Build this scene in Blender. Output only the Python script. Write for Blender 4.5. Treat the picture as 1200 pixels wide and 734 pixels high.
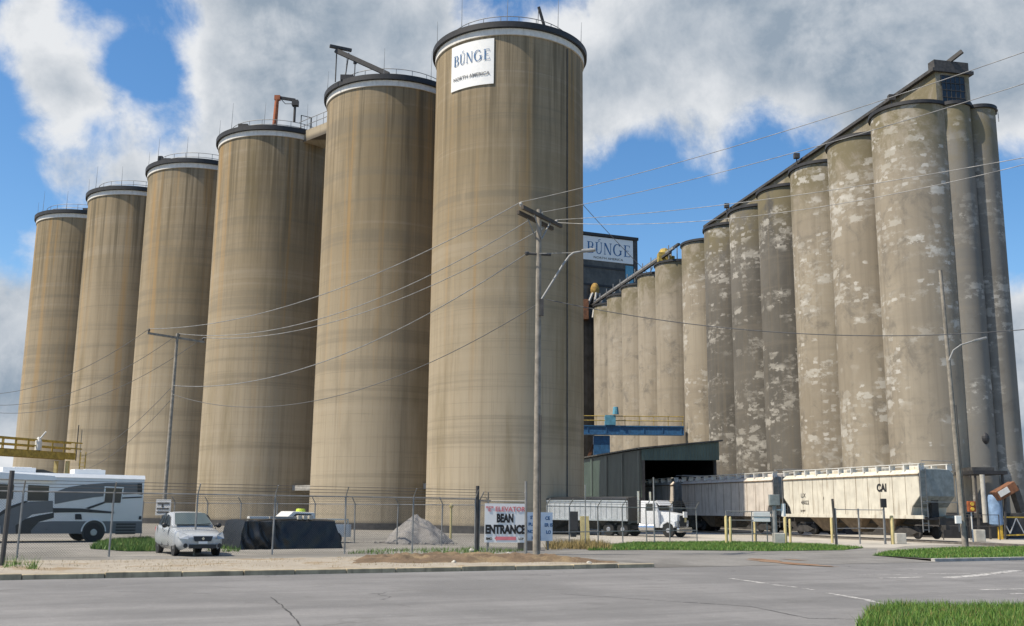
import bpy, bmesh, math, random
import numpy as np
from mathutils import Vector, Matrix
random.seed(7); rng = np.random.default_rng(7)
PI = math.pi
for o in list(bpy.data.objects): bpy.data.objects.remove(o)
S = bpy.context.scene
COL = S.collection

# ------------------------------------------------------------------ camera
F = 1210.0                                   # focal length in photo pixels (photo 1200 wide)
PP = Vector((600, 367))
EYE = Vector((0, 0, 1.7))
_up = Vector((64.0, -6317.0, F)).normalized()           # world up in camera axes (x right, y down, z forward)
_Y = (Vector((0, 0, 1)) - _up * _up.z).normalized()
_X = _Y.cross(_up); _X = _X if _X.x > 0 else -_X
cam = bpy.data.cameras.new('camera'); camo = bpy.data.objects.new('camera', cam); COL.objects.link(camo)
RM = Matrix((_X, _Y, _up))                   # world = RM @ camvec
camo.matrix_world = Matrix.Translation(EYE) @ Matrix((
    (RM[0][0], -RM[0][1], -RM[0][2]), (RM[1][0], -RM[1][1], -RM[1][2]), (RM[2][0], -RM[2][1], -RM[2][2]))).to_4x4()
cam.sensor_width = 36; cam.lens = 36 * F / 1200; cam.clip_start = 0.1; cam.clip_end = 3000
S.camera = camo

# ------------------------------------------------------------------ sun, sky, exposure
SUN_AZ = math.radians(21)      # direction in which light travels, from +X towards +Y
SUN_EL = math.radians(56)
sun = bpy.data.lights.new('sun', 'SUN'); sun.energy = 5.0; sun.angle = math.radians(0.55); sun.color = (1.0, 0.90, 0.74)
suno = bpy.data.objects.new('sun', sun); COL.objects.link(suno)
trav = Vector((math.cos(SUN_AZ) * math.cos(SUN_EL), math.sin(SUN_AZ) * math.cos(SUN_EL), -math.sin(SUN_EL)))
suno.rotation_euler = trav.to_track_quat('-Z', 'Y').to_euler(); suno.location = (-60, -60, 80)
S.view_settings.view_transform = 'Standard'; S.view_settings.look = 'None'
S.view_settings.exposure = 0.38; S.view_settings.gamma = 1.0

def ray(px, py):
    return RM @ Vector((px - PP.x, py - PP.y, F))
def G(px, py, z=0.0):                        # ground point seen at a photo pixel
    r = ray(px, py); t = (z - EYE.z) / r.z; return EYE + r * t
def A(px, py, Y):                            # point at depth Y seen at a photo pixel
    r = ray(px, py); return EYE + r * (Y / r.y)
def onplane(px, py, P, n):
    r = ray(px, py); n = Vector(n); t = (Vector(P) - EYE).dot(n) / r.dot(n); return EYE + r * t

W = bpy.data.worlds.new('World'); S.world = W; W.use_nodes = True
nt = W.node_tree; N = nt.nodes; Lk = nt.links; N.clear()
def wn(t, **k):
    n = N.new(t)
    for a, b in k.items(): setattr(n, a, b)
    return n
def wmath(op, a, b=None, clamp=False):
    n = wn('ShaderNodeMath', operation=op, use_clamp=clamp)
    for i, v in enumerate((a, b)):
        if v is None: continue
        if isinstance(v, (int, float)): n.inputs[i].default_value = v
        else: Lk.new(v, n.inputs[i])
    return n.outputs[0]
sky = wn('ShaderNodeTexSky', sky_type='NISHITA'); sky.sun_disc = False
sky.sun_elevation = SUN_EL; sky.sun_rotation = math.radians(249); sky.altitude = 200; sky.air_density = 1.0; sky.dust_density = 0.6; sky.ozone_density = 1.6
tc = wn('ShaderNodeTexCoord')
DIR = tc.outputs['Generated']
hs = wn('ShaderNodeHueSaturation'); hs.inputs['Saturation'].default_value = 1.28; hs.inputs['Value'].default_value = 2.5
Lk.new(sky.outputs[0], hs.inputs['Color'])
def cloud_field(dz):
    mp = wn('ShaderNodeMapping'); mp.inputs['Location'].default_value = (0.31, 0.2, 0.07 + dz); Lk.new(DIR, mp.inputs[0])
    a = wn('ShaderNodeTexNoise'); a.inputs['Scale'].default_value = 4.6; a.inputs['Detail'].default_value = 10; a.inputs['Roughness'].default_value = 0.57; a.inputs['Distortion'].default_value = 0.2; Lk.new(mp.outputs[0], a.inputs['Vector'])
    m2 = wn('ShaderNodeMapping'); m2.inputs['Location'].default_value = (2.3, 1.2, 0.4 + dz); Lk.new(DIR, m2.inputs[0])
    b = wn('ShaderNodeTexNoise'); b.inputs['Scale'].default_value = 14.0; b.inputs['Detail'].default_value = 9; b.inputs['Roughness'].default_value = 0.62; b.inputs['Distortion'].default_value = .3; Lk.new(m2.outputs[0], b.inputs['Vector'])
    return wmath('ADD', wmath('MULTIPLY', wmath('SUBTRACT', a.outputs['Fac'], .5), 2.1), wmath('MULTIPLY', wmath('SUBTRACT', b.outputs['Fac'], .5), .95))
f0 = cloud_field(0.0); f1 = cloud_field(0.045)
# where the cloud cover is thin (negative) and thick (positive): directions on the sky dome
spots = [(-8, 190, 4.0, -.42), (880, 60, 5, .08), (5, 60, 2.6, -.16), (150, 30, 2.6, -.42), (165, 120, 2.3, -.40), (30, 300, 3.0, -.3), (715, 175, 2.6, -.22), (735, 265, 3.4, -.42), (925, 170, 2.4, -.36),
         (820, 240, 4.5, -.34), (1190, 255, 3.6, -.45), (585, 2, 2.4, -.28), (695, 0, 2.0, -.25), (70, 60, 2.4, .3), (95, 150, 2.6, .3), (70, 250, 2.0, .26), (10, 400, 4, .3), (1180, 470, 5, .3), (700, 230, 1.8, .1), (270, 70, 5.0, .2), (450, 60, 6, .22), (790, 80, 6, .22), (1050, 90, 6, .3), (1195, 420, 4, .3), (10, 450, 5, .08)]
acc = wmath('ADD', f0, .63)
for px, py, rad, w in spots + [(Vector((.8, -.55, .25)), None, 46, -.8), (Vector((-.3, -1, .3)), None, 44, -.7), (Vector((0, -.15, 1)), None, 26, -.5)]:    # unseen sky behind, right and overhead, cleared to cut fill light
    d = px.normalized() if py is None else ray(px, py).normalized()
    vm = wn('ShaderNodeVectorMath', operation='DOT_PRODUCT'); Lk.new(DIR, vm.inputs[0]); vm.inputs[1].default_value = d
    mr = wn('ShaderNodeMapRange', interpolation_type='SMOOTHSTEP')
    mr.inputs[1].default_value = math.cos(math.radians(rad * 1.7)); mr.inputs[2].default_value = 1.0
    mr.inputs[3].default_value = 0; mr.inputs[4].default_value = w * 1.5
    Lk.new(vm.outputs['Value'], mr.inputs[0]); acc = wmath('ADD', acc, mr.outputs[0])
cov = wn('ShaderNodeMapRange', interpolation_type='SMOOTHSTEP'); cov.inputs[1].default_value = 0.26; cov.inputs[2].default_value = 0.70
Lk.new(acc, cov.inputs[0])
dens = wn('ShaderNodeMapRange', interpolation_type='SMOOTHSTEP'); dens.inputs[1].default_value = .55; dens.inputs[2].default_value = 1.25; Lk.new(acc, dens.inputs[0])
lit = wmath('MULTIPLY', wmath('SUBTRACT', f0, f1), 1.5)                     # billow tops catch the light, undersides are greyer
thick = wn('ShaderNodeMath', operation='SUBTRACT', use_clamp=True)
Lk.new(wmath('ADD', lit, .80), thick.inputs[0]); Lk.new(wmath('MULTIPLY', dens.outputs[0], .62), thick.inputs[1])
cc = wn('ShaderNodeMix', data_type='RGBA'); cc.inputs['A'].default_value = (4.6, 5.7, 7.0, 1); cc.inputs['B'].default_value = (12.4, 12.7, 13.1, 1)
Lk.new(thick.outputs[0], cc.inputs['Factor'])
mx = wn('ShaderNodeMix', data_type='RGBA'); Lk.new(cov.outputs[0], mx.inputs['Factor']); Lk.new(hs.outputs[0], mx.inputs['A']); Lk.new(cc.outputs['Result'], mx.inputs['B'])
bg = wn('ShaderNodeBackground'); bg.inputs['Strength'].default_value = 0.05; Lk.new(mx.outputs['Result'], bg.inputs['Color'])
wo = wn('ShaderNodeOutputWorld'); Lk.new(bg.outputs[0], wo.inputs[0])

# ------------------------------------------------------------------ materials
class NT:
    def __init__(s, name, rough=0.8, metal=0.0):
        s.m = bpy.data.materials.new(name); s.m.use_nodes = True
        s.t = s.m.node_tree; s.N = s.t.nodes; s.L = s.t.links
        s.b = s.N['Principled BSDF']; s.b.inputs['Roughness'].default_value = rough; s.b.inputs['Metallic'].default_value = metal
        s.tc = s.N.new('ShaderNodeTexCoord')
    def put(s, v, sock):
        if hasattr(v, 'is_linked') or hasattr(v, 'links'): s.L.new(v, sock)
        elif isinstance(v, (tuple, list)): sock.default_value = tuple(v) + ((1,) if len(v) == 3 and sock.type == 'RGBA' else ())
        else: sock.default_value = v
    def coord(s, kind='Object', scale=(1, 1, 1), rnd=False):
        mp = s.N.new('ShaderNodeMapping'); mp.inputs['Scale'].default_value = scale; v = s.tc.outputs[kind]
        if rnd:
            oi = s.N.new('ShaderNodeObjectInfo'); m = s.N.new('ShaderNodeMath'); m.operation = 'MULTIPLY'; m.inputs[1].default_value = 413.0
            s.L.new(oi.outputs['Random'], m.inputs[0]); va = s.N.new('ShaderNodeVectorMath'); va.operation = 'ADD'
            s.L.new(v, va.inputs[0]); cb = s.N.new('ShaderNodeCombineXYZ'); s.L.new(m.outputs[0], cb.inputs[0]); s.L.new(m.outputs[0], cb.inputs[2 if kind == 'Object' else 2]); s.L.new(cb.outputs[0], va.inputs[1]); v = va.outputs[0]
        s.L.new(v, mp.inputs[0]); return mp.outputs[0]
    def noise(s, co, scale=1, detail=6, rough=0.55, dist=0):
        n = s.N.new('ShaderNodeTexNoise'); s.L.new(co, n.inputs['Vector']); n.inputs['Scale'].default_value = scale
        n.inputs['Detail'].default_value = detail; n.inputs['Roughness'].default_value = rough; n.inputs['Distortion'].default_value = dist
        return n.outputs['Fac']
    def ramp(s, fac, a, b, lo=0.0, hi=1.0, smooth=True):
        n = s.N.new('ShaderNodeMapRange'); n.interpolation_type = 'SMOOTHSTEP' if smooth else 'LINEAR'
        n.inputs[1].default_value = a; n.inputs[2].default_value = b; n.inputs[3].default_value = lo; n.inputs[4].default_value = hi
        s.L.new(fac, n.inputs[0]); return n.outputs[0]
    def mix(s, fac, a, b, mode='MIX'):
        n = s.N.new('ShaderNodeMix'); n.data_type = 'RGBA'; n.blend_type = mode
        s.put(fac, n.inputs['Factor']); s.put(a, n.inputs['A']); s.put(b, n.inputs['B']); return n.outputs['Result']
    def math(s, op, a, b=0.0):
        n = s.N.new('ShaderNodeMath'); n.operation = op; s.put(a, n.inputs[0]); s.put(b, n.inputs[1]); return n.outputs[0]
    def sep(s, co):
        n = s.N.new('ShaderNodeSeparateXYZ'); s.L.new(co, n.inputs[0]); return n.outputs
    def bump(s, h, strength=0.3, dist=0.02):
        n = s.N.new('ShaderNodeBump'); n.inputs['Strength'].default_value = strength; n.inputs['Distance'].default_value = dist
        s.L.new(h, n.inputs['Height']); s.L.new(n.outputs[0], s.b.inputs['Normal'])
    def done(s, col): s.put(col, s.b.inputs['Base Color']); return s.m

def plain(name, c, rough=0.6, metal=0.0, var=0.18, scale=3.0, dirt=None, dirt_amt=0.5):
    n = NT(name, rough, metal); co = n.coord('Object', (1, 1, 1))
    f = n.noise(co, scale, 5)
    col = n.mix(n.ramp(f, .3, .7), tuple(x * (1 - var) for x in c), tuple(min(1, x * (1 + var)) for x in c))
    if dirt:
        st = n.noise(n.coord('Object', (3, 3, .35)), 1.4, 7, .65)
        col = n.mix(n.ramp(st, .5, .78, 0, dirt_amt), col, dirt)
    n.L.new(n.ramp(f, .2, .8, max(0, rough - .1), min(1, rough + .1)), n.b.inputs['Roughness'])
    return n.done(col)

def mat_silo():
    n = NT('weathered_tan_concrete', .9); uv = n.coord('UV', (1, 1, 1), rnd=True)
    raw = n.sep(n.tc.outputs['UV'])
    big = n.noise(n.coord('UV', (.10, .06, 1), True), 1, 6, .6)
    streak = n.noise(n.coord('UV', (1.7, .03, 1), True), 1, 7, .62)
    fine = n.noise(n.coord('UV', (5.5, .12, 1), True), 1, 6, .65)
    band = n.noise(n.coord('UV', (.012, .62, 1), True), 1, 7, .68)
    blot = n.noise(n.coord('UV', (.6, .10, 1), True), 1, 8, .68, .1)
    col = n.mix(n.ramp(big, .36, .64), (.222, .17, .098), (.30, .24, .158))
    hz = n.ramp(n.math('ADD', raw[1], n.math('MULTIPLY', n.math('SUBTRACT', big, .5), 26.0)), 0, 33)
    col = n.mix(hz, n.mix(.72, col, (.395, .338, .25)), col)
    col = n.mix(n.ramp(streak, .48, .74, 0, .45), col, (.16, .12, .07))
    col = n.mix(n.ramp(streak, .42, .28, 0, .45), col, (.37, .30, .20))
    col = n.mix(n.ramp(fine, .5, .72, 0, .34), col, (.15, .12, .075))
    col = n.mix(n.ramp(band, .5, .63, 0, .46), col, (.17, .145, .105))
    col = n.mix(n.ramp(band, .46, .34, 0, .28), col, (.38, .32, .24))
    col = n.mix(n.ramp(blot, .54, .74, 0, .3), col, (.14, .115, .072))
    col = n.mix(n.ramp(blot, .40, .26, 0, .35), col, (.38, .29, .18))
    drip = n.math('MULTIPLY', n.ramp(raw[1], 22, 38.8), n.ramp(n.noise(n.coord('UV', (2.2, .05, 1), True), 1, 5, .6), .44, .66))
    col = n.mix(n.math('MULTIPLY', drip, .75), col, (.085, .068, .04))
    rs = n.noise(n.coord('UV', (.85, .02, 1), True), 1, 6, .6); col = n.mix(n.math('MULTIPLY', n.ramp(rs, .52, .68, 0, .55), n.ramp(raw[1], 4, 26)), col, (.36, .215, .075))
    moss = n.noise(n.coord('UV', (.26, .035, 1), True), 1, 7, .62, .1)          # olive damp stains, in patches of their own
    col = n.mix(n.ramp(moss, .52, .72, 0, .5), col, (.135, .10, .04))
    seam = n.math('FRACT', n.math('MULTIPLY', raw[1], 1 / 1.22)); sm = n.ramp(seam, 0.0, .045, 1, 0)
    pick = n.noise(n.coord('UV', (.16, .82, 1), True), 1, 3, .5)
    col = n.mix(n.math('MULTIPLY', sm, n.ramp(pick, .42, .6, 0, .6)), col, (.16, .135, .10))
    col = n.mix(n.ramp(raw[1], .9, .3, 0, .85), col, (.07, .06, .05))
    n.bump(n.mix(.5, fine, blot), .35, .03)
    return n.done(col)

def mat_bin(name, patched=True, base=((.25, .215, .165), (.325, .285, .222)), amt=.8):
    n = NT(name, .9)
    raw = n.sep(n.tc.outputs['UV'])
    big = n.noise(n.coord('UV', (.14, .07, 1), True), 1, 6, .62)
    streak = n.noise(n.coord('UV', (2.6, .05, 1), True), 1, 6, .6)
    band = n.noise(n.coord('UV', (.03, 1.1, 1), True), 1, 6, .62)
    blot = n.noise(n.coord('UV', (.5, .4, 1), True), 1, 8, .7, .5)
    col = n.mix(n.ramp(big, .35, .65), *base)
    col = n.mix(n.ramp(streak, .45, .72, 0, .4), col, (.17, .145, .11))
    col = n.mix(n.ramp(band, .5, .68, 0, .32), col, (.2, .175, .14))
    col = n.mix(n.ramp(blot, .5, .68, 0, .6), col, (.12, .11, .095))
    col = n.mix(n.math('MULTIPLY', n.ramp(raw[1], 28.5, 34.5), n.ramp(blot, .36, .56)), col, (.17, .145, .085))
    if patched:
        wob = n.noise(n.coord('UV', (1.8, 2.6, 1), True), 1, 7, .7)
        clus = n.noise(n.coord('UV', (.17, .22, 1), True), 1, 3, .55)
        for i, (sx, sy, r, th) in enumerate(((.55, 1.0, .52, .55), (1.3, 2.2, .5, .61), (.33, .72, .5, .60))):
            v = n.N.new('ShaderNodeTexVoronoi'); v.distance = 'CHEBYCHEV'; v.inputs['Scale'].default_value = 1; v.inputs['Randomness'].default_value = .85
            n.L.new(n.coord('UV', (sx, sy, 1), True), v.inputs['Vector'])
            cr = n.sep(v.outputs['Color'])
            dist = n.math('ADD', v.outputs['Distance'], n.math('MULTIPLY', n.math('SUBTRACT', wob, .5), 1.15))
            sel = n.math('ADD', n.math('MULTIPLY', cr[0], .36), clus)
            m = n.math('MULTIPLY', n.ramp(dist, r * .70, r * .42), n.ramp(sel, th + .165, th + .23))
            m = n.math('MULTIPLY', m, n.ramp(cr[1], 0, 1, .35, 1))
            col = n.mix(n.math('MULTIPLY', m, amt), col, (.48, .46, .415) if i != 1 else (.52, .50, .46))
        rub = n.math('MULTIPLY', n.ramp(n.noise(n.coord('UV', (1.3, 1.9, 1), True), 1, 5, .65), .5, .64), n.ramp(clus, .46, .62))
        col = n.mix(n.math('MULTIPLY', rub, amt * .62), col, (.40, .38, .34))
    n.bump(n.mix(.5, blot, band), .4, .03)
    return n.done(col)

def mat_ground(name, a, b, c=None, sc=.5, rough=.95, bump=.4, speck=None, csc=.12, cth=(.5, .62)):
    n = NT(name, rough); co = n.coord('Object')
    f1 = n.noise(co, sc, 8, .65); f2 = n.noise(co, 14, 5, .7); f3 = n.noise(co, csc, 6, .6, .4)
    col = n.mix(n.ramp(f1, .35, .65), a, b)
    if c: col = n.mix(n.ramp(f3, *cth), col, c)
    col = n.mix(n.ramp(f2, .35, .65, 0, .45), col, tuple(x * .6 for x in a))
    if speck:
        v = n.N.new('ShaderNodeTexVoronoi'); n.L.new(co, v.inputs['Vector']); v.inputs['Scale'].default_value = 5
        col = n.mix(n.ramp(v.outputs['Distance'], .22, .14, 0, .8), col, speck)
    n.bump(f2, bump, .03)
    return n.done(col)

def mat_asphalt():
    n = NT('worn_grey_asphalt', .88); co = n.coord('Object')
    f = n.noise(co, .22, 6, .6, .3); sp = n.noise(co, 38, 4, .8); st = n.noise(n.coord('Object', (.12, 1.0, 1)), .9, 6, .6)
    # the street runs 27 degrees off X: turn the coordinates for wheel-track streaks
    mp = n.N.new('ShaderNodeMapping'); mp.inputs['Rotation'].default_value = (0, 0, math.radians(-27)); mp.inputs['Scale'].default_value = (1, 1, 1)
    n.L.new(n.tc.outputs['Object'], mp.inputs[0])
    mp3 = n.N.new('ShaderNodeMapping'); mp3.inputs['Scale'].default_value = (.05, 1.0, 1); n.L.new(mp.outputs[0], mp3.inputs[0])
    tr = n.noise(mp3.outputs[0], .8, 5, .6)
    col = n.mix(n.ramp(f, .35, .65), (.125, .123, .124), (.19, .186, .186))
    col = n.mix(n.ramp(tr, .46, .66, 0, .5), col, (.095, .094, .095))
    col = n.mix(n.ramp(tr, .45, .34, 0, .4), col, (.23, .225, .222))
    col = n.mix(n.ramp(sp, .42, .66, 0, .5), col, (.15, .15, .15))
    col = n.mix(n.ramp(sp, .44, .32, 0, .5), col, (.31, .305, .30))
    md = n.noise(co, 5.5, 6, .75); col = n.mix(n.ramp(md, .5, .7, 0, .45), col, (.11, .108, .106)); col = n.mix(n.ramp(md, .44, .3, 0, .35), col, (.26, .255, .25))
    oil = n.noise(co, .55, 5, .62, 1.0); col = n.mix(n.ramp(oil, .58, .70, 0, .5), col, (.10, .098, .095))
    v = n.N.new('ShaderNodeTexVoronoi'); v.feature = 'DISTANCE_TO_EDGE'; v.inputs['Scale'].default_value = .16
    wv = n.N.new('ShaderNodeVectorMath'); wv.operation = 'ADD'
    nn = n.N.new('ShaderNodeTexNoise'); n.L.new(co, nn.inputs['Vector']); nn.inputs['Scale'].default_value = .9; nn.inputs['Detail'].default_value = 7
    n.L.new(co, wv.inputs[0]); n.L.new(nn.outputs['Color'], wv.inputs[1]); n.L.new(wv.outputs[0], v.inputs['Vector'])
    ck = n.math('MULTIPLY', n.ramp(v.outputs['Distance'], .006, .001), n.ramp(n.noise(co, .3, 3), .48, .6))
    col = n.mix(n.math('MULTIPLY', ck, .75), col, (.05, .05, .05))
    n.bump(sp, .35, .01)
    return n.done(col)

def mat_corr(name, c, pitch=3.2, axis=0, rough=.5, var=.15):
    n = NT(name, rough); co = n.coord('Object'); s = n.sep(n.coord('UV'))
    w = n.math('SINE', n.math('MULTIPLY', s[0], 2 * PI * pitch)); f = n.noise(co, .6, 6, .6)
    st = n.noise(n.coord('Object', (2, 2, .15)), 1, 6, .6)
    col = n.mix(n.ramp(f, .3, .7), tuple(x * (1 - var) for x in c), tuple(x * (1 + var) for x in c))
    col = n.mix(n.ramp(st, .5, .75, 0, .35), col, tuple(x * .5 for x in c))
    n.bump(n.ramp(w, -1, 1), .6, .04)
    return n.done(col)

def mat_mark():
    n = NT('worn_road_paint', .85); co = n.coord('Object'); f = n.noise(co, 6, 8, .75); g = n.noise(co, 38, 4, .8)
    col = n.mix(n.ramp(g, .35, .65), (.36, .355, .345), (.50, .49, .475))
    return n.done(n.mix(n.ramp(f, .46, .56), col, (.17, .167, .166)))
def mat_mesh():
    n = NT('chain_link_wire', .5, .6); s = n.sep(n.tc.outputs['UV'])
    def line(a):
        fr = n.math('FRACT', n.math('MULTIPLY', a, 1 / .085)); return n.math('LESS_THAN', fr, .075)
    a = line(n.math('ADD', s[0], s[1])); b = line(n.math('ADD', n.math('SUBTRACT', s[0], s[1]), 100.0))
    al = n.math('MAXIMUM', a, b)
    n.L.new(al, n.b.inputs['Alpha'])
    return n.done((.09, .09, .088))

def mat_glass(name='dark_glass', c=(.02, .025, .03), rough=.06):
    n = NT(name, rough); n.b.inputs['Specular IOR Level'].default_value = .45
    f = n.noise(n.coord('Object'), 1.2, 3); return n.done(n.mix(f, c, tuple(x * 1.8 for x in c)))

def mat_grass():
    n = NT('grass_blades', .6); co = n.coord('Object'); f = n.noise(co, .7, 5, .6); g = n.noise(co, 9, 3, .6)
    at = n.N.new('ShaderNodeAttribute'); at.attribute_name = 'tone'
    col = n.mix(n.ramp(f, .3, .7), (.03, .10, .012), (.07, .165, .018))
    col = n.mix(n.ramp(at.outputs['Fac'], 0, 1), col, (.14, .235, .03))
    col = n.mix(n.ramp(g, .58, .76, 0, .5), col, (.20, .18, .06))
    return n.done(col)

M = dict(
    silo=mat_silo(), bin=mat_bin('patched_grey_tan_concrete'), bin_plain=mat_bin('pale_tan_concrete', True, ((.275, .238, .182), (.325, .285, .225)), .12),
    bin_grey=mat_bin('grey_patched_concrete', True, ((.085, .08, .071), (.145, .135, .118)), .62), bin_end=mat_bin('shaded_end_concrete', True, ((.15, .142, .128), (.19, .18, .16)), .4),
    band=plain('white_band_paint', (.62, .60, .56), .7, var=.08, dirt=(.38, .34, .28)),
    black=plain('black_roof_steel', (.022, .022, .024), .6, var=.3), tar=plain('dark_weathered_steel', (.055, .052, .05), .7, var=.35),
    pipe=plain('galvanised_pipe', (.25, .25, .245), .55, .4, dirt=(.2, .18, .15)), white=plain('white_paint', (.60, .60, .58), .5, var=.05, dirt=(.42, .38, .32), dirt_amt=.35),
    signw=plain('white_sign_panel', (.74, .74, .725), .5, var=.03), navy=plain('navy_lettering', (.03, .12, .27), .6), ink=plain('black_lettering', (.012, .012, .014), .6),
    red=plain('red_lettering', (.50, .045, .06), .6), pinkred=plain('faded_red_lettering', (.62, .18, .2), .6),
    orange=plain('rusted_orange_paint', (.30, .085, .03), .7, var=.3), yellow=plain('yellow_paint', (.62, .40, .05), .6, var=.2, dirt=(.25, .18, .08)),
    paleyellow=plain('faded_yellow_paint', (.52, .43, .20), .7, var=.12, dirt=(.3, .24, .12)), blue=plain('blue_paint', (.03, .12, .26), .55, var=.25, dirt=(.02, .04, .07)),
    skyblue=plain('light_blue_steel', (.10, .3, .42), .5), green=mat_corr('green_ribbed_sheet', (.052, .080, .066), 2.6), greenl=mat_corr('pale_green_fascia_sheet', (.095, .135, .112), 3.4),
    darksheet=mat_corr('dark_ribbed_sheet', (.075, .07, .062), 1.2, var=.35), wood=plain('grey_weathered_wood', (.24, .215, .18), .9, var=.25, scale=4, dirt=(.09, .08, .065), dirt_amt=.8),
    wood_dark=plain('dark_wood', (.075, .062, .05), .9, var=.3), alu=plain('aluminium', (.55, .56, .56), .35, .75, var=.08), wire=plain('overhead_wire', (.10, .10, .10), .6), wirel=plain('bright_aluminium_wire', (.30, .30, .295), .4, .5),
    tyre=plain('tyre_rubber', (.018, .018, .018), .85), rim=plain('wheel_alloy', (.42, .42, .43), .35, .7), chrome=plain('chrome', (.62, .62, .63), .15, .95, var=.04),
    silver=plain('silver_car_paint', (.42, .445, .47), .3, .25, var=.015, scale=.6), glass=mat_glass(), glasst=mat_glass('tinted_windscreen', (.05, .07, .075), .05), lamp=plain('headlamp_lens', (.40, .42, .43), .1, .3, var=.1),
    plastic=plain('black_plastic', (.02, .02, .022), .5), hopper=plain('cream_railcar_paint', (.56, .53, .45), .55, var=.10, scale=1.2, dirt=(.22, .16, .10), dirt_amt=.85),
    hopper2=plain('dusty_pinkish_railcar_paint', (.54, .49, .435), .6, var=.10, scale=1.2, dirt=(.18, .13, .09), dirt_amt=.95), oldyellow=plain('dull_yellow_steel', (.36, .26, .055), .7, var=.3, dirt=(.12, .09, .04)), ochre=plain('dull_ochre_paint', (.28, .17, .04), .8, var=.35), hopbrown=plain('brown_railcar_underside', (.17, .125, .08), .8, var=.3), lamparm=plain('dull_grey_metal', (.27, .27, .265), .6, .2), hopgrey=plain('grey_box_and_shaded_end', (.22, .24, .235), .6, var=.2, dirt=(.1, .09, .08)),
    iron=plain('dark_cast_iron', (.035, .033, .032), .8, var=.4), rust=plain('rusty_steel', (.16, .07, .035), .85, var=.4), rail=plain('steel_rail', (.22, .2, .18), .4, .6),
    rvl=plain('rv_pale_grey', (.70, .69, .67), .35, var=.04), rvw=plain('rv_white', (.74, .75, .75), .35, var=.04), rvm=plain('rv_slate_grey', (.125, .13, .135), .35, var=.06), rvd=plain('rv_charcoal', (.022, .023, .025), .35, var=.1),
    tarp=plain('black_plastic_tarp', (.011, .0115, .0125), .36, var=.3), grav=mat_ground('crushed_stone', (.23, .22, .21), (.30, .288, .275), None, 2.5, bump=1.0, speck=(.14, .135, .13)),
    conc=plain('pale_concrete', (.44, .42, .37), .9, var=.15, dirt=(.24, .22, .18)), greyc=plain('grey_block_concrete', (.33, .32, .3), .9, var=.2), steel=plain('trailer_aluminium', (.46, .48, .49), .45, .25, var=.08, dirt=(.2, .2, .2)),
    truckw=plain('white_truck_paint', (.62, .63, .64), .3, var=.03), hiviz=plain('fluorescent_yellow_green', (.50, .62, .05), .6), barrel=plain('blue_drum_paint', (.17, .26, .40), .5, var=.2),
    asphalt=mat_asphalt(), yard=mat_ground('yard_gravel', (.205, .194, .172), (.28, .265, .238), (.155, .147, .13), .4, csc=.1, speck=(.13, .125, .11)),
    verge=mat_ground('sandy_verge', (.285, .25, .20), (.36, .325, .27), (.22, .155, .08), .5, csc=.5, cth=(.52, .66), speck=(.27, .22, .16)), dirt=mat_ground('brown_soil', (.11, .075, .045), (.17, .115, .07), (.22, .16, .09), 1.2, bump=.9, csc=.6),
    kerb=plain('stained_kerb_concrete', (.34, .285, .19), .9, var=.3, scale=2, dirt=(.1, .085, .06), dirt_amt=.8), pad=mat_ground('pale_concrete_pad', (.37, .345, .30), (.44, .41, .36), (.29, .27, .235), .3, bump=.15, csc=.2),
    apron=mat_ground('dusty_asphalt_apron', (.155, .15, .142), (.21, .203, .193), (.11, .105, .097), .3, bump=.25, csc=.16), mark=mat_mark(), rustst=mat_ground('rust_stained_asphalt', (.19, .10, .05), (.27, .19, .13), None, .9, bump=.2),
    crack=plain('tar_sealed_crack', (.035, .035, .036), .8), grass=mat_grass(), soilgreen=mat_ground('green_turf_soil', (.04, .085, .02), (.06, .12, .028), None, 1.5), weed=plain('dry_weeds', (.24, .18, .07), .9, var=.35),
    mesh=mat_mesh(),
)

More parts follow.
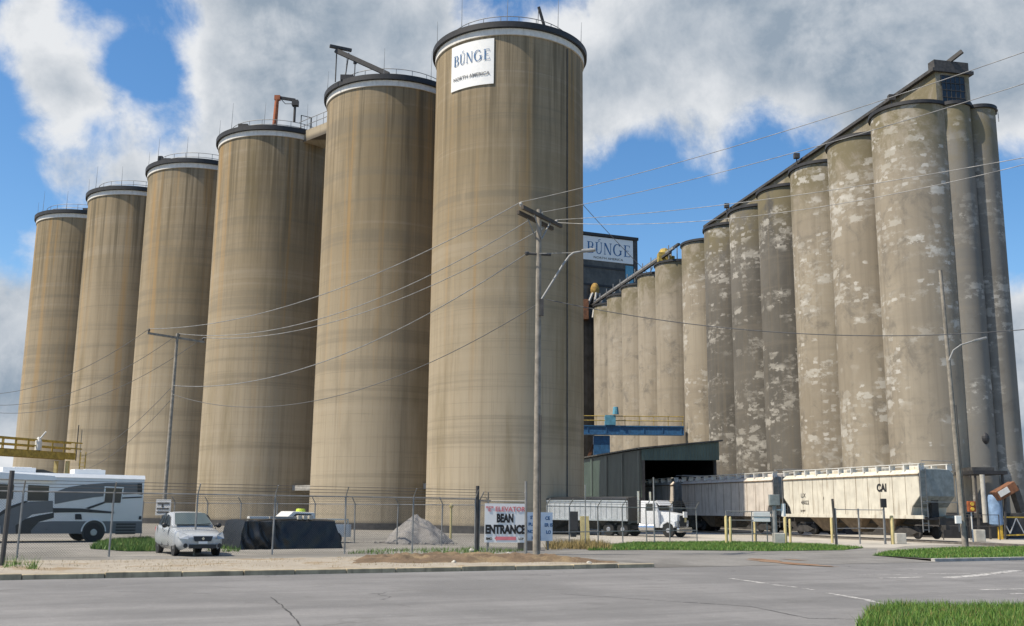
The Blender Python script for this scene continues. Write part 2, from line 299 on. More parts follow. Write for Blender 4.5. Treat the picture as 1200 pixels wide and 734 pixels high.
# ------------------------------------------------------------------ mesh helpers
class MB:
    def __init__(s): s.v = []; s.f = []; s.uv = {}
    def add(s, vs, fs, uvs=None):
        k = len(s.v); s.v += [Vector(v) for v in vs]
        for i, f in enumerate(fs):
            if uvs: s.uv[len(s.f)] = uvs[i]
            s.f.append([k + a for a in f])
        return s
    def box(s, x0, x1, y0, y1, z0, z1):
        vs = [(x, y, z) for z in (z0, z1) for x, y in ((x0, y0), (x1, y0), (x1, y1), (x0, y1))]
        return s.add(vs, [(3, 2, 1, 0), (4, 5, 6, 7), (0, 1, 5, 4), (1, 2, 6, 5), (2, 3, 7, 6), (3, 0, 4, 7)])
    def bar(s, p, q, w, h=None, up=(0, 0, 1)):
        p = Vector(p); q = Vector(q); h = h or w; d = (q - p).normalized(); u = Vector(up)
        if abs(d.dot(u)) > .99: u = Vector((1, 0, 0))
        a = d.cross(u).normalized() * w / 2; b = a.cross(d).normalized() * h / 2
        vs = [p - a - b, p + a - b, p + a + b, p - a + b, q - a - b, q + a - b, q + a + b, q - a + b]
        return s.add(vs, [(3, 2, 1, 0), (4, 5, 6, 7), (0, 1, 5, 4), (1, 2, 6, 5), (2, 3, 7, 6), (3, 0, 4, 7)])
    def tube(s, pts, r, n=8, cap=True, r2=None):
        pts = [Vector(p) for p in pts]; k = len(s.v); m = len(pts)
        for i, p in enumerate(pts):
            d = (pts[min(i + 1, m - 1)] - pts[max(i - 1, 0)]).normalized()
            u = Vector((0, 0, 1)) if abs(d.z) < .95 else Vector((1, 0, 0))
            a = d.cross(u).normalized(); b = a.cross(d).normalized()
            rr = r if r2 is None else r + (r2 - r) * i / (m - 1)
            s.v += [p + (a * math.cos(t) + b * math.sin(t)) * rr for t in (2 * PI * j / n for j in range(n))]
        for i in range(m - 1):
            for j in range(n):
                s.f.append([k + i * n + j, k + i * n + (j + 1) % n, k + (i + 1) * n + (j + 1) % n, k + (i + 1) * n + j])
        if cap: s.f.append([k + j for j in range(n)][::-1]); s.f.append([k + (m - 1) * n + j for j in range(n)])
        return s
    def lathe(s, c, prof, n=48, axis='z', cap=True):
        c = Vector(c); k = len(s.v); m = len(prof)
        for r, h in prof:
            for j in range(n):
                t = 2 * PI * j / n; ca, sa = math.cos(t) * r, math.sin(t) * r
                s.v.append(c + Vector((ca, sa, h) if axis == 'z' else (ca, h, sa) if axis == 'y' else (h, ca, sa)))
        for i in range(m - 1):
            for j in range(n):
                s.f.append([k + i * n + j, k + i * n + (j + 1) % n, k + (i + 1) * n + (j + 1) % n, k + (i + 1) * n + j])
        if cap: s.f.append([k + j for j in range(n)][::-1]); s.f.append([k + (m - 1) * n + j for j in range(n)])
        return s
    def shaft(s, c, r, z0, z1, n=72, rows=1):
        c = Vector(c); 
        for j in range(n):
            t0, t1 = 2 * PI * j / n, 2 * PI * (j + 1) / n
            for i in range(rows):
                za, zb = z0 + (z1 - z0) * i / rows, z0 + (z1 - z0) * (i + 1) / rows
                vs = [c + Vector((r * math.cos(t), r * math.sin(t), z)) for t, z in ((t0, za), (t1, za), (t1, zb), (t0, zb))]
                s.add(vs, [(0, 1, 2, 3)], [[(r * t0, za), (r * t1, za), (r * t1, zb), (r * t0, zb)]])
        return s
    def prism(s, poly, axis, a, b):
        """poly of 2D points; axis: the extrusion axis ('x','y','z'); from a to b"""
        f = {'x': lambda p, t: (t, p[0], p[1]), 'y': lambda p, t: (p[0], t, p[1]), 'z': lambda p, t: (p[0], p[1], t)}[axis]
        n = len(poly); vs = [f(p, a) for p in poly] + [f(p, b) for p in poly]
        return s.add(vs, [list(range(n))[::-1], list(range(n, 2 * n))] + [(i, (i + 1) % n, n + (i + 1) % n, n + i) for i in range(n)])
    def quad(s, a, b, c, d, uv=None): return s.add([a, b, c, d], [(0, 1, 2, 3)], [uv] if uv else None)
    def sphere(s, c, r, n=12, sz=1.0):
        prof = [(r * math.sin(PI * i / n), -r * math.cos(PI * i / n) * sz) for i in range(n + 1)]
        prof[0] = (1e-4, prof[0][1]); prof[-1] = (1e-4, prof[-1][1])
        return s.lathe(c, prof, 2 * n)
    def build(s, name, mat, parent=None, world=False, smooth=False, bevel=0, recalc=True):
        me = bpy.data.meshes.new(name)
        vs = s.v
        if world and parent is not None:
            T = Matrix.Identity(4); p = parent; ch = []
            while p is not None: ch.append(p); p = p.parent
            for p in reversed(ch): T = T @ p.matrix_basis
            T = T.inverted(); vs = [T @ v for v in vs]
        me.from_pydata([tuple(v) for v in vs], [], s.f)
        uvl = me.uv_layers.new(name='UVMap')
        for p in me.polygons:
            if p.index in s.uv:
                for li, uv in zip(p.loop_indices, s.uv[p.index]): uvl.data[li].uv = uv
            else:
                nrm = p.normal
                for li in p.loop_indices:
                    co = me.vertices[me.loops[li].vertex_index].co
                    if abs(nrm.z) > .8: uvl.data[li].uv = (co.x, co.y)
                    else:
                        t = Vector((-nrm.y, nrm.x, 0)).normalized(); uvl.data[li].uv = (co.dot(t), co.z)
        bm = bmesh.new(); bm.from_mesh(me)
        if recalc:
            bmesh.ops.remove_doubles(bm, verts=bm.verts, dist=1e-5); bmesh.ops.recalc_face_normals(bm, faces=bm.faces)
        if bevel: bmesh.ops.bevel(bm, geom=[e for e in bm.edges if e.is_manifold and e.calc_face_angle(0) > .5], offset=bevel, segments=2, affect='EDGES', profile=.6, clamp_overlap=True)
        bm.to_mesh(me); bm.free()
        if smooth:
            for p in me.polygons: p.use_smooth = True
            try: me.set_sharp_from_angle(angle=math.radians(38))
            except Exception: pass
        me.materials.append(mat); o = bpy.data.objects.new(name, me); COL.objects.link(o)
        if parent is not None: o.parent = parent
        return o

def tag(o, label, cat, group=None):
    o['label'] = label; o['category'] = cat
    if group: o['group'] = group
    return o
def thing(name, label, cat, loc=(0, 0, 0), rz=0.0, group=None):
    o = bpy.data.objects.new(name, None); COL.objects.link(o); o.location = loc; o.rotation_euler = (0, 0, rz); o.empty_display_size = .3
    return tag(o, label, cat, group)
def kids(o): return [c for c in bpy.data.objects if c.parent == o]
def dup(root, loc, rz, label=None):
    def cp(o, par):
        c = o.copy(); COL.objects.link(c)
        if par is not None: c.parent = par
        for k in kids(o): cp(k, c)
        return c
    r = cp(root, None); r.location = loc; r.rotation_euler = (0, 0, rz)
    if label: r['label'] = label
    return r
def struct(o, kind='structure'): o['kind'] = kind; return o
def text_mesh(body, size, depth=.012, bold=0.0, sx=1.0, align='CENTER'):
    cu = bpy.data.curves.new('lettering', 'FONT'); cu.body = body; cu.size = size; cu.align_x = align; cu.extrude = depth; cu.offset = bold; cu.resolution_u = 3
    ob = bpy.data.objects.new('lettering', cu); me = bpy.data.meshes.new_from_object(ob)
    vs = [Vector((v.co.x * sx, v.co.y, v.co.z)) for v in me.vertices]; fs = [list(p.vertices) for p in me.polygons]
    bpy.data.objects.remove(ob); bpy.data.curves.remove(cu); bpy.data.meshes.remove(me)
    return vs, fs
def text_on(body, size, origin, xdir, mat, parent, name='lettering', bold=0.0, sx=1.0, up=(0, 0, 1), depth=.008, align='CENTER'):
    vs, fs = text_mesh(body, size, depth, bold, sx, align); x = Vector(xdir).normalized(); u = Vector(up); n = x.cross(u).normalized()
    o = Vector(origin); m = MB(); m.add([o + x * v.x + u * v.y + n * v.z for v in vs], fs); return m.build(name, mat, parent, True)
# company lettering: high-contrast serif capitals, drawn in a unit box (height 1)
def word_polys():
    P = []
    def R(x0, y0, x1, y1): P.append([(x0, y0), (x1, y0), (x1, y1), (x0, y1)])
    def arc(cx, cy, rx, ry, t0, t1, a0, a1, n=14):
        for i in range(n):
            a, b = [math.radians(a0 + (a1 - a0) * (i + k) / n) for k in (0, 1)]
            ta = t0 + (t1 - t0) * abs(math.cos(a)); tb = t0 + (t1 - t0) * abs(math.cos(b))
            P.append([(cx + rx * math.cos(a), cy + ry * math.sin(a)), (cx + rx * math.cos(b), cy + ry * math.sin(b)),
                      (cx + (rx - tb) * math.cos(b), cy + (ry - tb) * math.sin(b)), (cx + (rx - ta) * math.cos(a), cy + (ry - ta) * math.sin(a))])
    # B
    R(.08, 0, .23, 1); R(0, 0, .08, .05); R(0, .95, .08, 1); R(.23, .95, .40, 1); R(.23, .50, .42, .55); R(.23, 0, .42, .05)
    arc(.40, .75, .24, .25, .05, .13, -90, 90); arc(.42, .275, .29, .275, .05, .14, -90, 90)
    # U
    x = .92; R(x, .3, x + .13, 1); R(x - .08, .95, x + .21, 1); R(x + .50, .3, x + .56, 1); R(x + .43, .95, x + .63, 1)
    arc(x + .28, .3, .28, .32, .06, .1, 180, 360)
    # N
    x = 1.78; R(x, 0, x + .06, 1); R(x - .08, 0, x + .14, .05); R(x + .6, 0, x + .66, 1); R(x + .52, .95, x + .74, 1); P.append([(x - .06, 1), (x + .14, 1), (x + .66, 0), (x + .54, 0)])
    # G
    x = 3.12; arc(x, .5, .46, .53, .05, .15, 48, 318, 22); R(x + .26, .10, x + .40, .46); R(x + .18, .43, x + .48, .48)
    # E
    x = 3.86; R(x, 0, x + .14, 1); R(x - .08, 0, x, .05); R(x - .08, .95, x, 1); R(x + .14, .95, x + .55, 1); R(x + .5, .8, x + .55, .95); R(x + .14, .49, x + .44, .54); R(x + .14, 0, x + .58, .05); R(x + .53, .05, x + .58, .22)
    # small seed mark above the U
    P.append([(1.08, 1.10), (1.2, 1.07), (1.34, 1.10), (1.2, 1.15)]); P.append([(1.10, 1.22), (1.2, 1.19), (1.40, 1.25), (1.36, 1.30)])
    return P, 4.44
def map_polys(polys, fn, name, mat, parent):
    m = MB()
    for p in polys: m.add([fn(x, y) for x, y in p], [list(range(len(p)))])
    return m.build(name, mat, parent, True, recalc=True)

# ------------------------------------------------------------------ the setting: ground, road, verge, lawns
ZR = -0.10                                            # road surface below the yard
K0 = Vector((-12.6, 26.2, 0)); KD = Vector((.886, .463, 0)).normalized(); KN = Vector((-KD.y, KD.x, 0))    # far kerb line, and the way to the yard
def K(s, n=0.0, z=0.0): p = K0 + KD * s + KN * n; return Vector((p.x, p.y, z))
KE = 19.6                                            # the kerb ends here, at the driveway mouth
def sheet(name, pts, z, mat, kind='structure'):
    m = MB(); m.add([(p[0], p[1], p[2] if len(p) > 2 and z is None else z) for p in pts], [list(range(len(pts)))]); o = m.build(name, mat)
    if o.data.polygons[0].normal.z < 0: o.data.flip_normals()
    return struct(o, kind)
sheet('ground', [(-900, -900), (900, -900), (900, 900), (-900, 900)], -0.35, M['yard'])
sheet('yard', [tuple(p)[:2] for p in (K(-200), K(KE, 0), K(KE - .3, 3.0), K(33.2, 3.2), K(33.0, 0), K(300), K(300, 600), K(-200, 600))], 0.0, M['yard'])
a, b = K(-200, .0), K(300, .0); c, d = K(300, -60), K(-200, -60)
sheet('road', [(p.x, p.y) for p in (a, b, c, d)], ZR, M['asphalt'])
# driveway apron ramps up from the road into the yard
m = MB(); a, b, c, d = K(KE - .02, -.25, ZR + .008), K(33.02, -.25, ZR + .008), K(33.25, 3.25, .006), K(KE - .35, 3.05, .006)
m.add([a.lerp(b, i / 14).lerp(d.lerp(c, i / 14), j / 5) for j in range(6) for i in range(15)], [(j * 15 + i, j * 15 + i + 1, (j + 1) * 15 + i + 1, (j + 1) * 15 + i) for j in range(5) for i in range(14)])
flat = [d, c, Vector((18.6, 53.5, .006)), Vector((14.5, 50.6, .006)), Vector((11.9, 48.7, .006)), Vector((4.0, 48.1, .006)), Vector((1.9, 50.6, .006)), Vector((-1.5, 49.6, .006)), Vector((.8, 43.6, .006)), K(17.5, 4.6, .006)]
m.add(flat, [tuple(range(10))]); bmo = m.build('driveway', M['apron'], recalc=False); struct(bmo)
bm = bmesh.new(); bm.from_mesh(bmo.data); bmesh.ops.triangulate(bm, faces=bm.faces)
for f in bm.faces:
    if f.normal.z < 0: f.normal_flip()
bm.to_mesh(bmo.data); bm.free()
# the face between road and yard where there is no kerb
# kerb
m = MB()
def kerbrun(m, s0, s1, step=1.6):
    s = s0
    while s < s1:
        e = min(s + step + random.uniform(-.2, .6), s1); dz = random.uniform(-.012, .012); dn = random.uniform(-.012, .012)
        q = [K(s + .01, -.10 + dn), K(e - .01, -.10 + dn), K(e - .01, .14), K(s + .01, .14)]
        m.add([(p.x, p.y, z) for z in (ZR - .05, .035 + dz) for p in q], [(3, 2, 1, 0), (4, 5, 6, 7), (0, 1, 5, 4), (1, 2, 6, 5), (2, 3, 7, 6), (3, 0, 4, 7)]); s = e
kerbrun(m, -40, KE); struct(m.build('kerb', M['kerb'], bevel=.02))
m = MB()
for s0, s1 in ((33.0, 60),):
    s = s0
    while s < s1:
        e = s + 2.2; q = [K(s + .01, 0.0), K(e - .01, 0.0), K(e - .01, .2), K(s + .01, .2)]
        m.add([(p.x, p.y, z) for z in (ZR - .05, .03) for p in q], [(3, 2, 1, 0), (4, 5, 6, 7), (0, 1, 5, 4), (1, 2, 6, 5), (2, 3, 7, 6), (3, 0, 4, 7)]); s = e
struct(m.build('far_kerb', M['greyc'], bevel=.02))
# low risers where kerb is missing: sloped apron skirts both sides
# sandy verge: gently uneven strip from kerb to fence
def grid_sheet(name, fn, nu, nv, mat, kind='structure'):
    m = MB(); vs = [fn(i / nu, j / nv) for j in range(nv + 1) for i in range(nu + 1)]
    m.add(vs, [(j * (nu + 1) + i, j * (nu + 1) + i + 1, (j + 1) * (nu + 1) + i + 1, (j + 1) * (nu + 1) + i) for j in range(nv) for i in range(nu)])
    o = m.build(name, mat, smooth=True)
    if sum(p.normal.z for p in o.data.polygons) < 0: o.data.flip_normals()
    return struct(o, kind)
from mathutils import noise as mn
def hz(x, y, s=1.0): return mn.noise(Vector((x * s, y * s, 3.3)))
def vg(u, v):
    s = -40 + u * 58.6; wd = 7.6 + (1.2 * hz(s, 0, .3)) - max(0, (s - 6)) * .02
    p = K(s, .14 + v * wd); e = min(1, v * 14) * min(1, (1 - v) * 8) * min(1, (1 - u) * 25)
    return (p.x, p.y, .004 + e * (.03 + .05 * (hz(p.x, p.y, .9) + .5 * hz(p.x, p.y, 2.7)) * .7))
grid_sheet('verge', vg, 200, 40, M['verge'])
def dm(u, v):                                          # brown soil bank round the pole and the sign
    s = 10.0 + u * 9.4; wd = (.25 + 1.0 * min(1, (1 - u) * 2.2) * min(1, u * 4)) * 4.2
    p = K(s, 2.6 - 1.6 * u + v * wd); e = min(1, v * 4) * min(1, (1 - v) * 4) * min(1, u * 5) * min(1, (1 - u) * 5)
    return (p.x, p.y, .0 + e * (.16 + .16 * hz(p.x, p.y, 1.6) + .08 * hz(p.x, p.y, 5)) - (1 - min(1, e * 6)) * .05)
grid_sheet('soil_bank', dm, 110, 50, M['dirt'])
sheet('concrete_pad', [(5.5, 58.2), (20.5, 57.2), (24, 60.6), (44, 66), (60, 100), (16, 100), (3, 70)], .004, M['pad'])
sheet('concrete_path', [(15.6, 54.2), (19.2, 53.4), (21.6, 57.6), (19.6, 58.4)], .0085, M['pad'])

# painted road markings
def line(m, p, q, w, z=ZR + .004):
    d = (q - p).normalized(); nrm = Vector((-d.y, d.x, 0)) * w / 2; n = max(2, int((q - p).length / .25)); A_, B_ = [], []
    for i in range(n + 1):
        c = p.lerp(q, i / n); j = [random.uniform(.75, 1.15) for _ in (0, 1)]
        A_.append(c + nrm * j[0]); B_.append(c - nrm * j[1])
    m.add([(v.x, v.y, z) for v in A_ + B_[::-1]], [list(range(2 * n + 2))])
blades('weeds', near, ZR + .05, 4500, .17, .012, mat=M['weed'], patchy=.1) if False else None
mk = []
for (x0, y0, x1, y1, w) in ((856, 678, 898, 684, .16), (906, 685.4, 934, 688.5, .16), (941, 689.5, 953, 691.5, .16), (968, 695, 1018, 703.5, .17), (1016, 703.5, 1048, 711, .15), (1065, 672.6, 1215, 671.8, .12), (1005, 674.2, 1056, 673.8, .10), (1030, 677.8, 1082, 676.4, .22), (1110, 677.4, 1150, 674, .45), (1150, 674, 1192, 668.8, .38), (1145, 691.3, 1225, 690, .18), (1182, 696.2, 1225, 695.6, .2)):
    m = MB(); line(m, G(x0, y0, ZR), G(x1, y1, ZR), w); struct(m.build('road_marking', M['mark']))
m = MB()
def crack(pts, w):
    for i in range(len(pts) - 1):
        p, q = G(*pts[i], ZR), G(*pts[i + 1], ZR); k = 6
        for j in range(k):
            a_ = p.lerp(q, j / k) + Vector((random.uniform(-.03, .03), random.uniform(-.06, .06), 0)); b_ = p.lerp(q, (j + 1) / k); line(m, a_, b_, w * random.uniform(.6, 1.3), ZR + .003 + .0002 * j)
crack([(655, 696), (760, 703), (880, 711), (948, 725), (1010, 726)], .035); crack([(318, 700), (340, 718), (352, 734)], .03)
struct(m.build('road_crack', M['crack']))
m = MB(); 
def blob(c, rx, ry, ang, z, n=28):
    vs = []
    for i in range(n):
        t = 2 * PI * i / n; r = 1 + .5 * mn.noise(Vector((math.cos(t) * 2.2 + c.x, math.sin(t) * 2.2, c.y))) + .3 * mn.noise(Vector((math.cos(t) * 6 + c.x, math.sin(t) * 6, c.y)))
        x, y = rx * r * math.cos(t), ry * r * math.sin(t); vs.append((c.x + x * math.cos(ang) - y * math.sin(ang), c.y + x * math.sin(ang) + y * math.cos(ang), z))
    return vs
def apz(x, y):
    n_ = (Vector((x, y, 0)) - K0).dot(KN); return min(.006, ZR + .008 + max(0, n_ + .25) / 3.5 * .098) + .012
for (px, py, rx, ry) in ((918, 658.5, 1.5, .42), (940, 660, .9, .3), (897, 656.5, .7, .25), (965, 661.5, .55, .2), (930, 656.2, .5, .16)):
    vs = blob(G(px, py, -.03), rx, ry, math.radians(-50), 0, 40); m.add([(x, y, apz(x, y) + .0006 * len(m.f)) for x, y, _ in vs], [list(range(len(vs)))])
struct(m.build('rust_stain', M['rustst']))

# lawns: a turf sheet each, with real blades on it
def inpoly(px, py, poly):
    c = np.zeros(len(px), bool); j = len(poly) - 1
    for i in range(len(poly)):
        xi, yi = poly[i]; xj, yj = poly[j]
        c ^= ((yi > py) != (yj > py)) & (px < (xj - xi) * (py - yi) / (yj - yi + 1e-12) + xi); j = i
    return c
def blades(name, poly, z0, n, h, w, zfn=None, mat=None, patchy=0.0):
    P = np.array(poly); lo, hi = P.min(0), P.max(0); xs = []; 
    pts = rng.uniform(lo, hi, (n * 4, 2)); pts = pts[inpoly(pts[:, 0], pts[:, 1], poly)][:n]
    if patchy:
        keep = np.array([mn.noise(Vector((p[0] * .9, p[1] * .9, 1.7))) > -patchy * .3 - rng.uniform(0, .3) for p in pts]); pts = pts[keep]
    k = len(pts); ang = rng.uniform(0, 2 * PI, k); hh = h * rng.uniform(.45, 1.25, k); lean = rng.normal(0, .35, (k, 2)) * hh[:, None]
    z = np.full(k, z0) if zfn is None else np.array([zfn(p[0], p[1]) for p in pts])
    dx = np.cos(ang) * w / 2; dy = np.sin(ang) * w / 2
    V = np.empty((k, 3, 3)); V[:, 0] = np.stack([pts[:, 0] - dx, pts[:, 1] - dy, z], 1); V[:, 1] = np.stack([pts[:, 0] + dx, pts[:, 1] + dy, z], 1)
    V[:, 2] = np.stack([pts[:, 0] + lean[:, 0], pts[:, 1] + lean[:, 1], z + hh], 1)
    me = bpy.data.meshes.new(name); me.vertices.add(3 * k); me.vertices.foreach_set('co', V.reshape(-1)); me.loops.add(3 * k); me.loops.foreach_set('vertex_index', np.arange(3 * k)); me.polygons.add(k)
    me.polygons.foreach_set('loop_start', np.arange(0, 3 * k, 3)); me.polygons.foreach_set('loop_total', np.full(k, 3)); me.update(); me.validate()
    at = me.attributes.new('tone', 'FLOAT', 'POINT'); tn = np.repeat(rng.uniform(0, 1, k) ** 2, 3); tn[2::3] = np.minimum(1, tn[2::3] + .25); at.data.foreach_set('value', tn)
    me.materials.append(mat or M['grass']); o = bpy.data.objects.new(name, me); COL.objects.link(o); return struct(o, 'stuff')
def lawn(name, poly, n, h, w, z=.02, **k):
    c = sum((Vector((p[0], p[1])) for p in poly), Vector((0, 0))) / len(poly); rag = []
    for i, p in enumerate(poly):
        a_, b_ = Vector(p[:2]), Vector(poly[(i + 1) % len(poly)][:2]); k_ = max(1, int((b_ - a_).length / .35)); nr = Vector((-(b_ - a_).y, (b_ - a_).x)).normalized()
        for q in range(k_): v = a_.lerp(b_, q / k_); rag.append(tuple(v + nr * (.16 * mn.noise(Vector((v.x * 2.3, v.y * 2.3, 7))) if k_ > 1 else 0)))
    sheet(name, rag, z, M['soilgreen']); blades('grass', rag, z, n, h, w, **k)
    blades('weeds', rag, z, int(n * .06), h * 1.15, w * .8, mat=M['weed'], patchy=.2)
g = lambda x, y, z=0: tuple(G(x, y, z)[:2])
near = [g(1004, 740, ZR), g(1012, 728, ZR), g(1020, 717, ZR), g(1042, 713.5, ZR), g(1120, 714.5, ZR), g(1215, 715, ZR), (16, 19.6), (15, 12.5), (5.0, 12.8)]
lawn('front_lawn', near, 60000, .15, .016, ZR + .05)
blades('dry_weeds', near, ZR + .05, 5200, .14, .012, mat=M['weed'], patchy=.05)
lawn('middle_lawn', [g(686, 642.5), g(700, 641.8), g(740, 636.5), g(850, 635.6), g(960, 638.5), g(1012, 642.5), g(988, 645.3), g(900, 646.3), g(760, 645), g(690, 645.5)], 26000, .11, .03)
blades('weeds', [g(640, 640), g(690, 638), g(715, 641), g(715, 645), g(640, 644.5)], .0, 2500, .35, .03, mat=M['weed'], patchy=.2)
lawn('right_lawn', [g(1022, 651.5), g(1048, 646.5), g(1110, 643), g(1215, 641.5), tuple(K(60, 9)[:2]), tuple(K(60, .25)[:2]), tuple(K(36, .25)[:2]), tuple(K(33.4, .3)[:2])], 42000, .11, .03)
lawn('yard_lawn', [g(105, 643.5), g(125, 635), g(172, 632.5), g(188, 637), g(186, 646.5), g(150, 646.5)], 9000, .2, .03)
for poly, n, h in (([g(240, 647), g(262, 640), g(285, 641), g(280, 648)], 900, .2), ([g(400, 650), g(440, 645.5), g(560, 643.5), g(620, 646), g(560, 651)], 2200, .16), ([g(0, 668), g(18, 662), g(40, 664), g(44, 669)], 500, .3)):
    blades('weeds', poly, .01, n, h, .02, patchy=.25)
blades('dry_weeds', [tuple(K(-12, .2)[:2]), tuple(K(18, .2)[:2]), tuple(K(16.5, 7)[:2]), tuple(K(-12, 6.5)[:2])], .04, 5000, .06, .012, mat=M['weed'], patchy=-.3)
for (x, y, r) in ((450, 657, .12), (532, 661, .1), (553, 647, .13), (596, 652, .14), (462, 645, .08), (690, 662, .1)):
    m = MB(); p = G(x, y); k = 10; vs = []
    m.sphere((p.x, p.y, .04), r, 5, .7); m.v = [v + Vector((mn.noise(v * 9), mn.noise(v * 9 + Vector((5, 0, 0))), mn.noise(v * 9 + Vector((0, 7, 0))))) * r * .5 for v in m.v]
    tag(m.build('stone', M['conc']), 'small pale stone lying on the sandy verge near the kerb and fence', 'stone', 'loose stones on the verge')

# ------------------------------------------------------------------ the six tan silos
SR, SH = 6.35, 40.67
SC = [(-.42, 84.41), (-11.69, 94.94), (-25.70, 108.01), (-36.98, 118.54), (-48.25, 129.06), (-59.53, 139.58)]
SL = ['nearest and biggest looking tan concrete silo, with a white company panel under its rim', 'tan concrete silo with a slanted boom and cable posts on its roof', 'tan concrete silo with an orange davit crane on its roof',
      'tan concrete silo standing behind the left utility pole, small lamp on its roof', 'tan concrete silo behind the end of the yellow platform, second from the far left', 'farthest tan concrete silo at the left end of the row']
def silo(c, label):
    t = thing('grain_silo', label, 'silo', (c[0], c[1], 0), 0, 'row of tan concrete grain silos')
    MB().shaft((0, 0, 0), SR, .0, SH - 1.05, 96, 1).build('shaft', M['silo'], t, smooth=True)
    MB().lathe((0, 0, 0), [(SR + .03, SH - 1.05), (SR + .12, SH - 1.04), (SR + .12, SH - .5), (SR + .03, SH - .49)], 96).build('rim_band', M['band'], t, smooth=True)
    MB().lathe((0, 0, 0), [(SR, SH - .48), (SR + .36, SH - .47), (SR + .38, SH), (SR + .1, SH + .02), (.01, SH + .35)], 96).build('roof_cap', M['black'], t, smooth=True)
    m = MB(); rr = SR * .83; n = 22
    for z in (.62, 1.12): m.tube([(rr * math.cos(2 * PI * i / 44), rr * math.sin(2 * PI * i / 44), SH + z) for i in range(45)], .035, 5, False)
    for i in range(n): a_ = 2 * PI * i / n; m.tube([(rr * math.cos(a_), rr * math.sin(a_), SH), (rr * math.cos(a_), rr * math.sin(a_), SH + 1.12)], .03, 5)
    m.build('railing', M['pipe'], t)
    MB().lathe((0, 0, 0), [(SR + .04, 0), (SR + .045, .55)], 96, cap=False).build('base_band', M['tar'], t)  # dark strip stands in for the shadow gap at the silo foot
    for i, (dg, hh) in enumerate(((-165, 2.4), (-128, 3.0), (-92, 2.6), (-52, 3.0), (-20, 2.2), (60, 2.8), (130, 2.8))):
        a_ = math.radians(dg); r_ = SR + .1; x, y = r_ * math.cos(a_), r_ * math.sin(a_)
        MB().tube([(x, y, SH - .1), (x + random.uniform(-.08, .08), y, SH + hh)], .035, 5, True, .012).build('lightning_rod', M['pipe'], t)
    return t
silos = [silo(c, l) for c, l in zip(SC, SL)]
def pol(r, deg, z, c=None):
    a_ = math.radians(deg); v = Vector((r * math.cos(a_), r * math.sin(a_), z)); return v + Vector((c[0], c[1], 0)) if c is not None else v
s1 = silos[0]
MB().tube([pol(SR + .05, -41.5, .3), pol(SR + .05, -41.5, SH - 1.2)], .05, 6).build('conduit', M['tar'], s1)
m = MB(); m.tube([(3.2, -3.6, SH), (2.4, -4.1, SH + 2.6)], .13, 6); m.tube([(2.4, -4.1, SH + 2.6), (2.3, -4.2, SH)], .03, 5); m.build('roof_boom', M['tar'], s1)
t = silos[1]
m = MB(); p0, p1 = Vector((.1, -5.6, SH + .4)), Vector((-5.0, -5.0, SH + 3.0)); m.bar(p0, p1, .28, .42); m.bar(p1 + Vector((-.5, -.3, .3)), p1 + Vector((1.4, .5, .25)), .3, .25)
m.build('roof_boom', M['tar'], t)
m = MB(); m.tube([(-4.9, -4.95, SH - .1), (-4.9, -4.95, SH + 2.9)], .06, 6); m.tube([(-4.0, -5.2, SH - .1), (-3.8, -4.7, SH + 2.9)], .06, 6); m.build('boom_post', M['tar'], t)
m = MB(); m.box(-4.4, -3.2, -5.3, -4.6, SH, SH + .5); m.tube([(-3.1, -5.2, SH), (-3.1, -5.2, SH + 1.7)], .05, 6); m.box(-3.25, -2.95, -5.3, -5.1, SH + 1.6, SH + 1.9); m.build('roof_winch', M['black'], t)
t = silos[2]
m = MB(); m.tube([(.5, -4.9, SH), (.6, -4.9, SH + 3.5)], .27, 10, True, .22); m.bar((.35, -4.9, SH + 3.7), (.95, -4.9, SH + 3.7), .42, .5); m.build('crane_post', M['orange'], t)
m = MB(); m.bar((.4, -4.9, SH + 3.8), (2.5, -4.7, SH + 3.55), .2, .3); m.box(2.2, 2.85, -5.0, -4.4, SH + 2.9, SH + 3.5); m.tube([(1.0, -4.9, SH + 3.6), (1.5, -4.9, SH + 3.05), (2.2, -4.8, SH + 3.1)], .04, 5); m.build('crane_jib', M['black'], t)
m = MB(); m.tube([(2.5, -4.7, SH + 2.9), (2.5, -4.7, SH + 1.1)], .14, 6); m.build('hoist_chain', M['tar'], t)
m = MB(); m.box(4.2, 6.4, -4.2, -3.0, SH, SH + .55); m.box(-3.2, -2.2, -5.4, -4.6, SH, SH + .6); m.tube([(3.2, -4.6, SH), (3.2, -4.6, SH + 1.9), (4.2, -4.2, SH + 1.8), (4.2, -4.2, SH)], .07, 6); m.build('roof_equipment', M['tar'], t)
t = silos[3]
m = MB(); m.tube([(3.9, -4.6, SH), (3.9, -4.6, SH + 1.7)], .05, 6); m.bar((3.9, -4.6, SH + 1.7), (2.7, -4.6, SH + 2.3), .22, .2); m.build('roof_lamp', M['tar'], t)
m = MB(); m.box(-3.4, -2.4, -5.4, -4.4, SH, SH + .4); m.box(-4.0, -3.5, -5.0, -4.6, SH, SH + .8); m.build('roof_vent', M['black'], t)
t = silos[5]; m = MB(); m.box(1.6, 2.8, -5.6, -4.6, SH, SH + .5); m.build('roof_vent', M['black'], t)
t = silos[4]; MB().tube([pol(SR + .3, -118, 7.0), pol(SR + .3, -118, 11.2)], .06, 6).build('bracket_pole', M['tar'], t)
